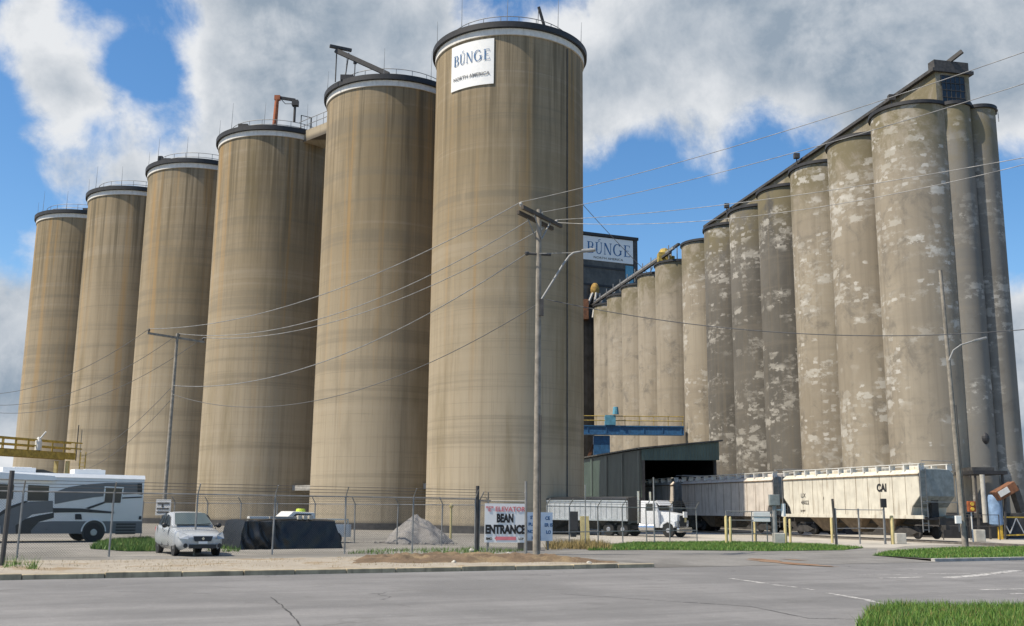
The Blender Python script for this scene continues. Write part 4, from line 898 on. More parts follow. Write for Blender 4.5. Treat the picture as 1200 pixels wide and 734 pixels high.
for xc in (-8.0, -12.2): m.add([(xc - 1.8, -1.0, 1.28), (xc + 1.8, -1.0, 1.28), (xc + 1.8, 1.0, 1.28), (xc - 1.8, 1.0, 1.28), (xc - .4, -.4, .5), (xc + .4, -.4, .5), (xc + .4, .4, .5), (xc - .4, .4, .5)], [(0, 1, 5, 4), (1, 2, 6, 5), (2, 3, 7, 6), (3, 0, 4, 7), (4, 5, 6, 7)])
m.box(L1, L0 - 1, -.5, .5, 1.0, 1.25); m.build('hopper_outlet', M['iron'], t)
m = MB(); m.box(-7.4, -7.25, -.8, -.6, 0.05, 1.2); m.box(-7.4, -7.25, .6, .8, 0.05, 1.2); m.build('landing_leg', M['iron'], t)
for x in (-14.6, -15.9):
    for s in (-1, 1): wheel(t, (x, s * .85, .52), .52, .5)

# ------------------------------------------------------------------ motorhome
RVP = A(167, 600, 53.2); RVP.z = 0; rdir = Vector((-.79, -.61, 0)).normalized(); rrz = math.atan2(rdir.y, rdir.x); RVL = 11.2
t = thing('motorhome', 'big grey and white motorhome with dark swoosh stripes parked at the left', 'motorhome', tuple(RVP), rrz)
# local axes: x forward from the rear, y to its left (the camera sees this side), z up
RW = 2.5
def rvl(px, py):                                        # photo pixel -> (x, z) on the visible side
    nrm = Vector((-rdir.y, rdir.x, 0)); p = onplane(px, py, RVP, nrm); return (p - RVP).dot(rdir), p.z
m = MB(); m.prism([(-RW, .42), (-RW, 3.1), (-RW + .12, 3.22), (-.12, 3.22), (0, 3.1), (0, .42)], 'x', 0, RVL); m.build('body', M['rvl'], t, bevel=.04, smooth=True)
m = MB(); m.prism([(-RW - .02, 3.08), (-RW + .1, 3.27), (-.1, 3.27), (.02, 3.08)], 'x', -.02, RVL + .02); m.build('roof', M['rvw'], t)
def sidepoly(name, pix, mat, d=.012, d0=0.0):
    pts = [rvl(*p) for p in pix]; m = MB(); m.prism([(x, max(.4, z)) for x, z in pts], 'y', d0, d); return m.build(name, mat, t)
sidepoly('skirt', [(0, 615.5), (60, 611), (166, 611), (166, 631), (0, 631)], M['rvm'], .014)
sidepoly('stripe', [(64, 591), (64, 577), (80, 571), (100, 568), (125, 566), (166.5, 566.5), (166.5, 578.5), (140, 580), (110, 583), (85, 587)], M['rvm'], .011)
sidepoly('stripe', [(-2, 605), (12, 596), (35, 588), (62, 587), (62, 600), (38, 603), (22, 613), (18, 616), (-2, 616)], M['rvm'], .010)
sidepoly('stripe', [(18, 616), (30, 608), (46, 604), (63, 601), (63, 607), (45, 612), (36, 622), (36, 630), (18, 630)], M['rvd'], .016)
sidepoly('stripe', [(62, 595.5), (95, 596), (134, 600), (134, 602), (95, 600.5), (62, 601)], M['rvd'], .016)
sidepoly('stripe', [(-2, 602), (10, 594), (30, 587), (33, 588.3), (13, 596.3), (0, 605)], M['rvd'], .018)
sidepoly('stripe', [(100, 595.5), (122, 588), (123, 590), (104, 597)], M['rvd'], .015)
sidepoly('stripe', [(143, 583), (166, 582), (166, 583.6), (143, 584.6)], M['rvd'], .015)
sidepoly('awning', [(-3, 561), (-3, 553.5), (63, 558), (66, 561.5), (62, 564)], M['rvw'], .16)
for pix in ([(-6, 584.5), (-6, 567), (16.5, 568), (15, 585)], [(32, 587), (33, 568.5), (57.5, 569.5), (56.5, 587)], [(122, 589.5), (124, 571.5), (143.5, 572.5), (141, 589.5)]):
    w = sidepoly('window', pix, M['glass'], .02)
pts = [rvl(*p) for p in ((122, 589.5), (124, 571.5), (143.5, 572.5), (141, 589.5))]; m = MB(); cx = sum(p[0] for p in pts) / 4; cz = sum(p[1] for p in pts) / 4
big = [((x - cx) * 1.16 + cx, (z - cz) * 1.16 + cz) for x, z in pts]; m.prism(big, 'y', 0, .013); m.build('window_frame', M['rvl'], w)
sidepoly('hatch', [(88, 609), (88, 602.5), (95, 602.5), (96, 609)], M['black'], .02)
m = MB(); x0, z0_ = rvl(136, 613); x1, z1_ = rvl(158, 627)
for i in range(4): z = z0_ + (z1_ - z0_) * i / 4; m.box(min(x0, x1), max(x0, x1), .014, .03, z - .11, z - .02)
m.build('radiator_grille', M['rvd'], t)
sidepoly('corner_trim', [(161, 566.5), (166.5, 566.5), (166.5, 580), (161, 579)], M['rvd'], .02); sidepoly('tail_light', [(162.5, 609), (163, 605), (165.6, 605), (165.6, 609)], M['black'], .03)
wx, wz = rvl(109, 627)
m = MB(); m.lathe((wx, -.05, .5), [(.55, 0), (.55, .075)], 28, 'y'); m.build('wheel_arch', M['rvd'], t)
m = MB(); 
for i in range(15): 
    a_, b_ = PI * (i) / 15, PI * (i + 1) / 15
    m.bar((wx + .57 * math.cos(a_), .02, .5 + .57 * math.sin(a_)), (wx + .57 * math.cos(b_), .02, .5 + .57 * math.sin(b_)), .04, .06)
m.build('arch_trim', M['rvl'], t)
wheel(t, (wx, -.1, .46), .46, .34); wheel(t, (RVL - 2.4, -.1, .5), .5, .34); wheel(t, (wx, -RW + .1, .5), .5, .34); wheel(t, (RVL - 2.4, -RW + .1, .5), .5, .34)
for px in (28, 112):
    x, _ = rvl(px, 552); m = MB(); m.box(x - .75, x + .75, -1.7, -.9, 3.27, 3.52); m.box(x - .6, x + .2, -1.5, -1.1, 3.5, 3.55); m.build('air_conditioner', M['rvw'], t, bevel=.05)
x, _ = rvl(50, 552); m = MB(); m.prism([(x - 1.0, 3.27), (x - .3, 3.46), (x + .3, 3.46), (x + 1.2, 3.27)], 'y', -1.5, -1.1); m.build('roof_vent', M['rvd'], t)
m = MB(); m.add([(RVL + .02, -RW + .15, 1.4), (RVL + .02, -.15, 1.4), (RVL + .02, -.15, 2.7), (RVL + .02, -RW + .15, 2.7)], [(0, 1, 2, 3)]); m.build('windscreen', M['glass'], t)
m = MB(); m.box(-.03, 0, -RW + .1, -.1, .55, 1.0); m.box(-.035, 0, -RW + .3, -.3, 1.5, 2.9); m.build('rear_panel', M['rvm'], t)

# ------------------------------------------------------------------ silver sedan
def loft(sections, name, mat, parent, sub=2, close=True):
    n = len(sections[0]); m = MB(); m.add([p for s in sections for p in s], [(i * n + j, i * n + j + 1, (i + 1) * n + j + 1, (i + 1) * n + j) for i in range(len(sections) - 1) for j in range(n - 1)] + ([list(range(n))[::-1], [(len(sections) - 1) * n + j for j in range(n)]] if close else []))
    o = m.build(name, mat, parent, smooth=True)
    md = o.modifiers.new('sub', 'SUBSURF'); md.levels = sub; md.render_levels = sub
    return o
cFL, cRL = G(203, 650.5), G(185.5, 647.8)
chd = Vector((.50, -.866, 0)).normalized(); crz = math.atan2(chd.y, chd.x)
cf = G(236, 652.5)
t = thing('silver_sedan', 'silver four door sedan parked facing the street behind the fence', 'car', (cf.x, cf.y, 0), crz); t.scale = (.98, .96, 1.06)
# x back from the front bumper (negative), y side, z up
st = [(0.02, .58, .36, .62, .66), (-.12, .78, .22, .70, .74), (-.55, .87, .20, .76, .82), (-1.1, .89, .20, .80, .90), (-1.55, .90, .20, .86, .97), (-2.4, .91, .20, .90, .99), (-3.2, .91, .20, .92, 1.0), (-3.85, .89, .22, .93, 1.03), (-4.4, .83, .25, .9, 1.03), (-4.72, .70, .34, .80, .98)]
secs = []
for x, hw, zb, zs, zt in st:
    half = [(hw * .80, zb), (hw * .97, zb + .1), (hw, zb + (zs - zb) * .55), (hw * .97, zs), (hw * .86, zt - .03), (hw * .45, zt)]
    secs.append([(x, -y, z) for y, z in half] + [(x, y, z) for y, z in half[::-1]])
loft(secs, 'body', M['silver'], t)
gh = [(-1.42, .80, .93, .94), (-1.75, .77, .94, 1.14), (-2.2, .68, .95, 1.39), (-2.7, .66, .96, 1.46), (-3.3, .66, .97, 1.44), (-3.75, .70, .98, 1.28), (-4.1, .75, .98, 1.05)]
secs = []
for x, hw, z0_, zt in gh:
    half = [(.80, z0_ - .03), (.79, z0_ + .02), (hw * 1.02, zt - .05), (hw * .86, zt), (hw * .4, zt + .015)]
    secs.append([(x, -y, z) for y, z in half] + [(x, y, z) for y, z in half[::-1]])
loft(secs, 'cabin', M['silver'], t)
def wquad(name, pts, mat, off):
    a_, b_, c_, d_ = map(Vector, pts); m = MB(); n = 6; off = Vector(off); vs = []
    for j in range(n + 1):
        for i in range(n + 1):
            u, v = i / n, j / n; p = a_.lerp(b_, u).lerp(d_.lerp(c_, u), v); vs.append(p + off * (1 + .8 * math.sin(PI * u) * .5))
    m.add(vs, [(j * (n + 1) + i, j * (n + 1) + i + 1, (j + 1) * (n + 1) + i + 1, (j + 1) * (n + 1) + i) for j in range(n) for i in range(n)]); return m.build(name, mat, t, smooth=True)
wquad('windscreen', [(-1.50, -.70, .99), (-1.50, .70, .99), (-2.22, .58, 1.38), (-2.22, -.58, 1.38)], M['glasst'], (.05, 0, .035))
wquad('rear_window', [(-4.0, -.68, 1.08), (-4.0, .68, 1.08), (-3.5, .58, 1.38), (-3.5, -.58, 1.38)], M['glass'], (-.05, 0, .04))
for s in (-1, 1):
    wquad('side_window', [(-1.78, s * .80, 1.0), (-2.68, s * .80, 1.0), (-2.68, s * .70, 1.37), (-2.25, s * .72, 1.33)], M['glass'], (0, s * .022, .0))
    wquad('side_window', [(-2.76, s * .80, 1.0), (-3.75, s * .80, 1.02), (-3.5, s * .71, 1.33), (-2.76, s * .70, 1.38)], M['glass'], (0, s * .022, 0))
    m = MB(); m.sphere((-1.72, s * 1.02, 1.0), .11, 8, .8); m.v = [Vector(((v.x + 1.72) * .7 - 1.72, v.y, v.z)) for v in m.v]; m.bar((-1.72, s * .84, .97), (-1.72, s * .98, .98), .05, .05); m.build('mirror', M['plastic'], t, smooth=True)
    m = MB(); m.add([(.05, s * .52, .55), (-.08, s * .80, .57), (-.42, s * .875, .70), (-.40, s * .80, .79), (-.14, s * .62, .735), (.0, s * .50, .68)], [(0, 1, 2, 3, 4, 5)]); m.v = [v + Vector((.035, s * .012, .018)) for v in m.v]; m.build('headlight', M['lamp'], t)
    m = MB(); m.lathe((.06, s * .62, .36), [(.01, -.02), (.075, -.02), (.075, .02), (.01, .02)], 14, 'x'); m.build('fog_light', M['plastic'], t)
    for x in (-.92, -3.62):
        m = MB(); m.lathe((x, s * .79, .34), [(.36, -.05), (.36, .05)], 26, 'y'); m.build('wheel_arch', M['plastic'], t)
        wheel(t, (x, s * .735, .32), .32, .2, rim=.72)
    m = MB(); m.box(-2.5, -2.3, s * .905 - .015, s * .905 + .03 * s + .0, .84, .87); m.build('door_handle', M['silver'], t)
    m = MB(); m.box(-4.70, -4.55, s * .6 - .14, s * .6 + .14, .74, .9); m.build('tail_light', M['red'], t)
m = MB(); m.add([(.075, -.36, .67), (.075, .36, .67), (.10, .30, .50), (.10, -.30, .50)], [(0, 1, 2, 3)]); m.build('grille', M['plastic'], t)
for sd_ in (-1, 1):
    m = MB()
    for x0, x1, z0_, z1_ in ((-1.62, -1.605, .32, .93), (-2.70, -2.685, .30, .96), (-3.62, -3.605, .70, .97), (-3.6, -1.6, .30, .312)): m.box(x0, x1, sd_ * .875 - .012, sd_ * .875 + .012, z0_, z1_)
    m.build('door_seam', M['plastic'], t)
m = MB(); m.box(.10, .115, -.16, .16, .42, .50); m.build('number_plate', M['signw'], t)
m = MB(); m.bar((-1.46, -.62, 1.03), (-1.50, .1, 1.06), .02); m.bar((-1.46, 0, 1.03), (-1.50, .62, 1.06), .02); m.build('wiper', M['plastic'], t)
m = MB(); m.box(.085, .1, -.50, .50, .27, .40); m.build('air_intake', M['plastic'], t)
m = MB(); m.add([(.1, 0, .65), (.1, .06, .59), (.1, 0, .53), (.1, -.06, .59)], [(0, 1, 2, 3)]); m.v = [v + Vector((.012, 0, 0)) for v in m.v]; m.build('emblem', M['chrome'], t)

# ------------------------------------------------------------------ black tarp heap with lumber, and the pickup behind
P0, P1 = G(279, 644.5), G(402, 642.8); pd = (P1 - P0); pl = pd.length; pd.normalize(); pn = Vector((-pd.y, pd.x, 0))
m = MB(); nu, nv = 70, 40; vs = []; hT = 1.20; dT = 2.6
for j in range(nv + 1):
    v = j / nv
    if v < .36: f = v / .36; yy, zz = f * .28, hT * f
    elif v < .64: f = (v - .36) / .28; yy, zz = .28 + f * (dT - .56), hT + .05 * math.sin(PI * f)
    else: f = (v - .64) / .36; yy, zz = dT - .28 + f * .28, hT * (1 - f)
    for i in range(nu + 1):
        u = i / nu; ins = .32 * zz / hT; x = ins + (pl - 2 * ins) * u
        w = math.exp(-((u - .2) / .2) ** 2); q = Vector((x * 2.2, zz * 1.1, 2.0)); 
        wr = .15 * w * math.sin(x * 11 + zz * 5 + 3 * mn.noise(q)) + .05 * w * mn.noise(q * 2.3) + .045 * mn.noise(q * 1.3) + .02 * math.sin(x * 5 - zz * 6) 
        p = P0 + pd * x + pn * (yy - wr * (1 if v < .5 else -1)); vs.append((p.x, p.y, max(.0, zz + .03 * mn.noise(q * .8) - .02 * w)))
m.add(vs, [(j * (nu + 1) + i, j * (nu + 1) + i + 1, (j + 1) * (nu + 1) + i + 1, (j + 1) * (nu + 1) + i) for j in range(nv) for i in range(nu)])
for uu in (0, nu): m.f.append([j * (nu + 1) + uu for j in range(nv + 1)])
tag(m.build('tarp_heap', M['tarp'], smooth=True), 'low long heap wrapped in black plastic tarp behind the fence', 'tarp')
def tp_(s, d, z): p = P0 + pd * s + pn * d; return Vector((p.x, p.y, z))
for k, (s0, s1, d_, mt, lab) in enumerate(((.6, 1.7, .6, 'white', 'white plank laid along the left end of the tarp heap'), (1.5, 3.2, .55, 'greyc', 'grey plank in the middle of the tarp heap top'), (2.8, 3.55, .8, 'wood', 'short weathered plank at the right end of the tarp heap'))):
    m = MB(); m.bar(tp_(s0, d_, hT + .11), tp_(s1, d_ + .05, hT + .11), .25, .1); tag(m.build('plank', M[mt], bevel=.01), lab, 'plank')
for k in range(3):
    m = MB(); s = 2.75 + .26 * k; p = tp_(s, .5, hT + .03); m.add([], []); m.bar(tp_(s, .42, hT + .12), tp_(s + .18, .42, hT + .12), .2, .17)
    tag(m.build('block', M['conc'], bevel=.015), 'pale concrete block in a short row on the right end of the tarp heap', 'block', 'blocks on the tarp heap')
# pickup (only its upper part shows over the heap)
pp_ = G(338, 637.0); t = thing('pickup_truck', 'white pickup parked behind the black tarp heap, roof just showing', 'pickup', (pp_.x + .2, pp_.y + .8, -.15), math.atan2(pd.y, pd.x) + PI)
m = MB(); m.prism([(-2.6, .45), (-2.6, 1.08), (-.3, 1.1), (-.3, 1.12), (1.3, 1.1), (2.5, .98), (2.6, .45)], 'y', -.92, .92); m.build('body', M['white'], t, bevel=.08, smooth=True)
m = MB(); m.prism([(-.75, 1.08), (-.6, 1.66), (.55, 1.72), (1.25, 1.1)], 'y', -.78, .78); m.build('cab', M['white'], t, bevel=.07, smooth=True)
for s in (-1, 1):
    m = MB(); m.add([(-.5, s * .785, 1.2), (-.42, s * .785, 1.58), (.42, s * .785, 1.6), (.85, s * .785, 1.2)], [(0, 1, 2, 3)]); m.build('side_window', M['glass'], t)
    for x in (-1.75, 1.7): wheel(t, (x, s * .82, .36), .36, .24)
m = MB(); m.box(-2.5, -.8, -.8, .8, 1.3, 1.36); m.box(-2.5, -2.44, -.8, -.74, 1.08, 1.36); m.box(-.9, -.84, -.8, -.74, 1.08, 1.36); m.box(-2.5, -2.44, .74, .8, 1.08, 1.36); m.box(-.9, -.84, .74, .8, 1.08, 1.36); m.build('rack', M['alu'], t)
p = pp_ + pd * .75 + pn * .4
m = MB(); m.lathe((p.x, p.y, 1.02), [(.22, 0), (.24, .05), (.24, .62), (.2, .68)], 16); tag(m.build('drum', M['hiviz'], smooth=True), 'bright yellow green drum standing behind the tarp heap', 'drum')
p = pp_ + pd * .35 + pn * .3; m = MB(); m.lathe((p.x, p.y, 1.02), [(.15, 0), (.16, .4), (.1, .5)], 14); tag(m.build('jug', M['white'], smooth=True), 'small white jug beside the yellow green drum behind the tarp', 'jug')

# gravel heap
gp = G(487, 637.5); m = MB(); nr, na = 22, 56; vs = []
for i in range(nr + 1):
    for j in range(na):
        a_ = 2 * PI * j / na; f = i / nr; rr = f * 1.75 * (1 + .35 * mn.noise(Vector((math.cos(a_) * 1.9, math.sin(a_) * 1.3, 4)))); z = 1.5 * (1 - f) ** .8 * (1 if f > .12 else .97); x, y = rr * math.cos(a_), rr * math.sin(a_)
        z += .26 * mn.noise(Vector((x * 1.6, y * 1.6, 1))) * min(1, (1 - f) * 3) + .10 * mn.noise(Vector((x * 6, y * 6, 1))) - (0.03 if f > .97 else 0); vs.append((gp.x + x, gp.y + .9 + y, z))
m.add(vs, [(i * na + j, i * na + (j + 1) % na, (i + 1) * na + (j + 1) % na, (i + 1) * na + j) for i in range(nr) for j in range(na)])
for i in range(170):
    a_ = random.uniform(0, 2 * PI); rr = 1.45 + abs(random.gauss(0, .4)); r_ = random.uniform(.03, .08)
    m.lathe((gp.x + rr * math.cos(a_), gp.y + .9 + rr * math.sin(a_), r_ * .5), [(.002, -r_ * .7), (r_, -r_ * .2), (r_ * .8, r_ * .5), (.002, r_ * .8)], 6, cap=False)
tag(m.build('gravel_pile', M['grav'], smooth=True), 'cone of pale grey gravel heaped in the yard behind the fence', 'gravel pile')

# ------------------------------------------------------------------ fences
def fence(label, pts, h, name='chain_link_fence', barbs=True, mesh=True, rails=(1.0,), r=.035, lean=1, posts=None, mid=None, group=None, mat='pipe', sag=0.0):
    pts = [Vector((p[0], p[1], 0)) for p in pts]
    t = thing(name, label, 'fence', tuple(pts[0]), 0, group)
    for i, p in enumerate(pts):
        m = MB(); jx = random.uniform(-.04, .04); q = Vector((p.x + jx, p.y, h + .03)); m.tube([p + Vector((0, 0, -.1)), q], r, 7)
        if barbs:
            d = (pts[min(i + 1, len(pts) - 1)] - pts[max(i - 1, 0)]).normalized(); nrm = Vector((d.y, -d.x, 0)) * lean
            m.tube([q, q + nrm * .26 + Vector((0, 0, .34))], r * .7, 6)
        m.build('post', M[mat], t, True)
    for f in rails:
        m = MB(); m.tube([Vector((p.x, p.y, h * f)) for p in pts], .027, 6); m.build('rail', M[mat], t, True)
    if barbs:
        m = MB()
        for k in range(3):
            f = .33 + .33 * k
            row = []
            for i, p in enumerate(pts):
                d = (pts[min(i + 1, len(pts) - 1)] - pts[max(i - 1, 0)]).normalized(); nrm = Vector((d.y, -d.x, 0)) * lean; row.append(Vector((p.x, p.y, h + .03)) + (nrm * .26 + Vector((0, 0, .34))) * f)
            m.tube(row, .009, 4)
        m.build('barbed_wire', M['tar'], t, True)
    if mesh:
        m = MB(); u = 0
        for a_, b_ in zip(pts[:-1], pts[1:]):
            l = (b_ - a_).length; m.quad(a_ + Vector((0, 0, .03)), b_ + Vector((0, 0, .03)), b_ + Vector((0, 0, h)), a_ + Vector((0, 0, h)), [(u, 0), (u + l, 0), (u + l, h), (u, h)]); u += l
        m.build('wire_mesh', M['mesh'], t, True, recalc=False)
    return t
fa, fb = Vector((-16.35, 35.2, 0)), Vector((-1.45, 44.2, 0))
fence('street side chain link fence with barbed wire in front of the car and motorhome', [fa.lerp(fb, i / 6) for i in range(-2, 7)], 2.18)
m = MB(); p = Vector((-1.38, 44.25, 0)); m.tube([p + Vector((0, 0, -.1)), p + Vector((0, 0, 2.72))], .08, 10); tag(m.build('gate_post', M['tar'], smooth=True), 'thick dark steel gate post at the end of the street fence', 'post')
fence('short fence bay holding the big entrance sign beside the gate post', [(-1.3, 44.3), (-.95, 44.6), (.62, 44.3)], 2.1, barbs=True, rails=(1.0,))
p = G(2, 664); m = MB(); m.tube([Vector((p.x, p.y, -.1)), Vector((p.x + .03, p.y, 2.7))], .07, 9); tag(m.build('steel_post', M['tar'], smooth=True), 'thick dark steel post at the left edge near the kerb', 'post')
fence('second chain link fence farther back in the yard behind the heaps', [Vector((-24, 63.5, 0)).lerp(Vector((-1.0, 49.6, 0)), i / 10) for i in range(11)], 1.95, barbs=True)
fence('chain link fence along the grass in front of the white truck', [G(x, y) for x, y in ((640, 640.5), (667, 640), (701, 639), (730, 638), (758, 637), (785, 636.2), (817, 635.8))], 1.95, rails=(1.0, .35))
fence('low pipe rail fence between the yellow bollards in front of the pinkish railcar', [G(x, y) for x, y in ((852, 636.8), (882, 637), (906, 637))], 1.8, barbs=False, rails=(1.0, .72, .3), mesh=True)
fence('open pipe gate frame standing before the cream railcar', [G(x, y) for x, y in ((981, 638.5), (1008, 637.6), (1037, 638))], 2.0, name='pipe_gate', barbs=False, rails=(.98, .45), mesh=False, r=.05)
p = G(980, 638.5); m = MB(); m.tube([Vector((p.x, p.y, 0)), Vector((p.x - .1, p.y, 2.55))], .07, 8); tag(m.build('gate_post', M['tar']), 'tall dark post at the left side of the pipe gate', 'post')
fence('low two rail barrier right of the cream railcar', [G(x, y) for x, y in ((1106, 633), (1138, 633.4), (1172, 633.4))], 1.75, name='rail_barrier', barbs=False, rails=(1.0, .55), mesh=False, mat='tar')
for (x, y, h, lab, r) in ((686, 641, 3.0, 'tall thin pipe post beside the yellow board at the grass', .03), (767, 637.5, 3.6, 'tall pale pipe post in front of the truck cab', .04)):
    p = G(x, y); m = MB(); m.tube([Vector((p.x, p.y, 0)), Vector((p.x, p.y, h))], r, 7); tag(m.build('pipe_post', M['pipe']), lab, 'post')
# bollards
def bollard(px, py, h, r, label, mt='paleyellow'):
    p = G(px, py); t = thing('bollard', label, 'bollard', (p.x, p.y, 0), 0, 'yellow bollards along the track')
    MB().lathe((0, 0, 0), [(r, 0), (r, h - .08), (r * .75, h - .02), (r * .3, h)], 14).build('pipe', M[mt], t, smooth=True)
    return t
for b in ((851.5, 637.5, 1.55, .085, 'left yellow bollard of the pair at the right side of the truck'), (856.5, 637, 1.5, .075, 'right yellow bollard of the pair at the right side of the truck'), (885, 634.5, 1.4, .075, 'single yellow bollard under the white switch box'), (921, 637.5, 1.5, .09, 'thicker yellow bollard beside the grey signal post'), (926.5, 636.5, 1.4, .07, 'thinner yellow bollard right of the thicker one by the signal post'),
          (975.5, 636.5, 1.5, .08, 'pale bollard left of the pipe gate before the cream railcar'), (1046.5, 638, 1.65, .11, 'yellow bollard with pale block near the cream railcar end')): bollard(*b)
p = G(909, 638); t = thing('signal_post', 'grey post with a small dark box at its top between two railcars', 'post', (p.x, p.y, 0))
MB().tube([(0, 0, 0), (0, 0, 2.35)], .12, 10).build('pole', M['pipe'], t, smooth=True); m = MB(); m.box(-.28, .28, -.18, .18, 2.15, 2.75); m.build('box', M['hopgrey'], t, bevel=.02); m = MB(); m.tube([(.5, 0, 1.55), (.5, 0, 2.25)], .13, 10); m.tube([(0, 0, 1.9), (.5, 0, 1.9)], .04, 6); m.build('insulated_sleeve', M['signw'], t)
p = G(893, 637); t = thing('switch_box', 'white switch box on two legs before the pinkish railcar', 'box', (p.x, p.y, 0))
m = MB(); m.box(-.48, .48, -.2, .2, 1.22, 1.78); m.build('case', M['signw'], t, bevel=.02); m = MB(); m.box(-.5, .5, -.22, .22, 1.5, 1.53); m.box(-.35, -.29, -.03, .03, 0, 1.22); m.box(.29, .35, -.03, .03, 0, 1.22); m.build('leg', M['pipe'], t)
p = G(1038, 638); t = thing('control_box', 'dark control box on a thin post in front of the cream railcar', 'box', (p.x, p.y, 0)); MB().tube([(0, 0, 0), (0, 0, 2.3)], .05, 8).build('pole', M['pipe'], t); m = MB(); m.box(-.16, .16, -.1, .1, 2.1, 2.62); m.build('case', M['black'], t, bevel=.02)
for (x, y, lab) in ((913, 638, 'pale concrete block at the foot of the grey signal post'), (1055, 637.5, 'pale concrete block beside the yellow bollard near the railcar end')):
    p = G(x, y); m = MB(); m.box(p.x - .3, p.x + .3, p.y - .25, p.y + .25, 0, .62); tag(m.build('concrete_block', M['conc'], bevel=.04), lab, 'block')
p = G(686, 637.2); t = thing('yellow_board', 'leaning yellow board on the yard edge below the nearest silo', 'board', (p.x, p.y, 0), .25)
m = MB(); m.add([(-.24, 0, .05), (.26, 0, .05), (.32, .35, 1.45), (-.18, .35, 1.45), (-.24, .04, .05), (.26, .04, .05), (.32, .39, 1.45), (-.18, .39, 1.45)], [(0, 1, 2, 3), (7, 6, 5, 4), (0, 4, 5, 1), (1, 5, 6, 2), (2, 6, 7, 3), (3, 7, 4, 0)]); m.build('panel', M['paleyellow'], t); m = MB(); m.bar((-.1, .55, 0), (-.1, .36, 1.3), .05); m.bar((.15, .55, 0), (.15, .36, 1.3), .05); m.build('stand', M['tar'], t)
for (x0, x1, y, h, lab) in ((668, 676, 628, 1.0, 'dark meter cabinet at the foot of the nearest silo'),):
    p = G(672, 629.5); m = MB(); m.box(p.x - .3, p.x + .3, p.y - .2, p.y + .3, .4, 1.7); m.box(p.x - .2, p.x + .2, p.y - .1, p.y + .2, 0, .4); tag(m.build('meter_cabinet', M['black'], bevel=.03), lab, 'cabinet')
p = G(528, 632); m = MB(); m.tube([Vector((p.x, p.y, 0)), Vector((p.x, p.y, 1.9))], .07, 8); m.sphere((p.x, p.y, 1.95), .14, 6); tag(m.build('hydrant_pipe', M['paleyellow']), 'thin yellowish standpipe beside the gravel heap', 'pipe')

# ------------------------------------------------------------------ signs
sp0, sp1 = A(568, 612, 43.6), A(616.5, 612, 43.9); sd = sp1 - sp0; sd.z = 0; sl = sd.length; sd.normalize(); sn = Vector((sd.y, -sd.x, 0))
zt, zb = A(592, 590.3, 43.7).z, A(592, 636, 43.7).z; sh = zt - zb
t = thing('entrance_sign', 'white square sign reading bean entrance in black and red on the fence', 'sign', (sp0.x, sp0.y, zb))
o3 = Vector((sp0.x, sp0.y, zb))
m = MB(); q = [o3, o3 + sd * sl, o3 + sd * sl - sn * .03, o3 - sn * .03]; m.add([(p.x, p.y, z) for z in (zb, zt) for p in q], [(3, 2, 1, 0), (4, 5, 6, 7), (0, 1, 5, 4), (1, 2, 6, 5), (2, 3, 7, 6), (3, 0, 4, 7)]); m.build('panel', M['signw'], t, True)
def stxt(body, u, v, size, mt, bold=.0, sx=1.0): text_on(body, size, o3 + sd * (sl * u) + sn * .012 + Vector((0, 0, sh * v)), sd, M[mt], t, sx=sx, bold=bold, depth=.004)
stxt('"E" ELEVATOR', .5, .80, .27, 'pinkred', .006, .98); stxt('BEAN', .49, .525, .46, 'ink', .024, .62); stxt('ENTRANCE', .5, .235, .47, 'ink', .026, .70)
m = MB(); 
for a_, b_ in (((.36, .055), (.74, .16)),): 
    P_ = [(.24, .107), (.30, .175), (.30, .15), (.76, .15), (.76, .06), (.30, .06), (.30, .035)]
    m.add([o3 + sd * (sl * x) + sn * .01 + Vector((0, 0, sh * y)) for x, y in P_], [list(range(len(P_)))])
m.build('arrow', M['pinkred'], t, True); stxt('BMO', .11, .07, .13, 'ink', .006, .9); stxt('LOP', .88, .07, .13, 'ink', .004, .9)
p = G(616.5, 650.5); m = MB(); m.tube([Vector((p.x, p.y + .35, -.1)), Vector((p.x - .02, p.y + .35, A(616, 565, 43).z))], .055, 9); tag(m.build('sign_post', M['pipe'], smooth=True), 'round galvanised post at the right edge of the entrance sign', 'post')
q0, q1 = A(617.5, 620, 46.5), A(647.5, 620, 46.9); sd2 = q1 - q0; sd2.z = 0; sl2 = sd2.length; sd2.normalize(); sn2 = Vector((sd2.y, -sd2.x, 0)); zt2, zb2 = A(632, 600.5, 46.7).z, A(632, 634, 46.7).z; sh2 = zt2 - zb2; o4 = Vector((q0.x, q0.y, zb2))
t = thing('notice_sign', 'bluish white notice board half hidden behind the utility pole', 'sign', tuple(o4))
m = MB(); q = [o4, o4 + sd2 * sl2, o4 + sd2 * sl2 - sn2 * .03, o4 - sn2 * .03]; m.add([(p.x, p.y, z) for z in (zb2, zt2) for p in q], [(3, 2, 1, 0), (4, 5, 6, 7), (0, 1, 5, 4), (1, 2, 6, 5), (2, 3, 7, 6), (3, 0, 4, 7)]); m.build('panel', plain('bluish_sign_panel', (.62, .68, .74), .5, var=.05), t, True)
for u, v, s_ in ((.30, .76, 'STRA'), (.80, .74, 'CE'), (.28, .52, 'PUT O'), (.84, .50, 'ER IS'), (.26, .27, 'NOT A'), (.84, .25, 'LO'), (.36, .05, 'HERE')):
    text_on(s_, .20, o4 + sd2 * (sl2 * u) + sn2 * .012 + Vector((0, 0, sh2 * v)), sd2, M['navy'], t, sx=.92, bold=.008, depth=.003)
m = MB(); m.bar(o4 + sd2 * .2 - sn2 * .06 - Vector((0, 0, zb2)), o4 + sd2 * .2 - sn2 * .06 + Vector((0, 0, 1.2)), .08); m.bar(o4 + sd2 * (sl2 - .2) - sn2 * .06 - Vector((0, 0, zb2)), o4 + sd2 * (sl2 - .2) - sn2 * .06 + Vector((0, 0, 1.2)), .08); m.build('leg', M['wood'], t, True)
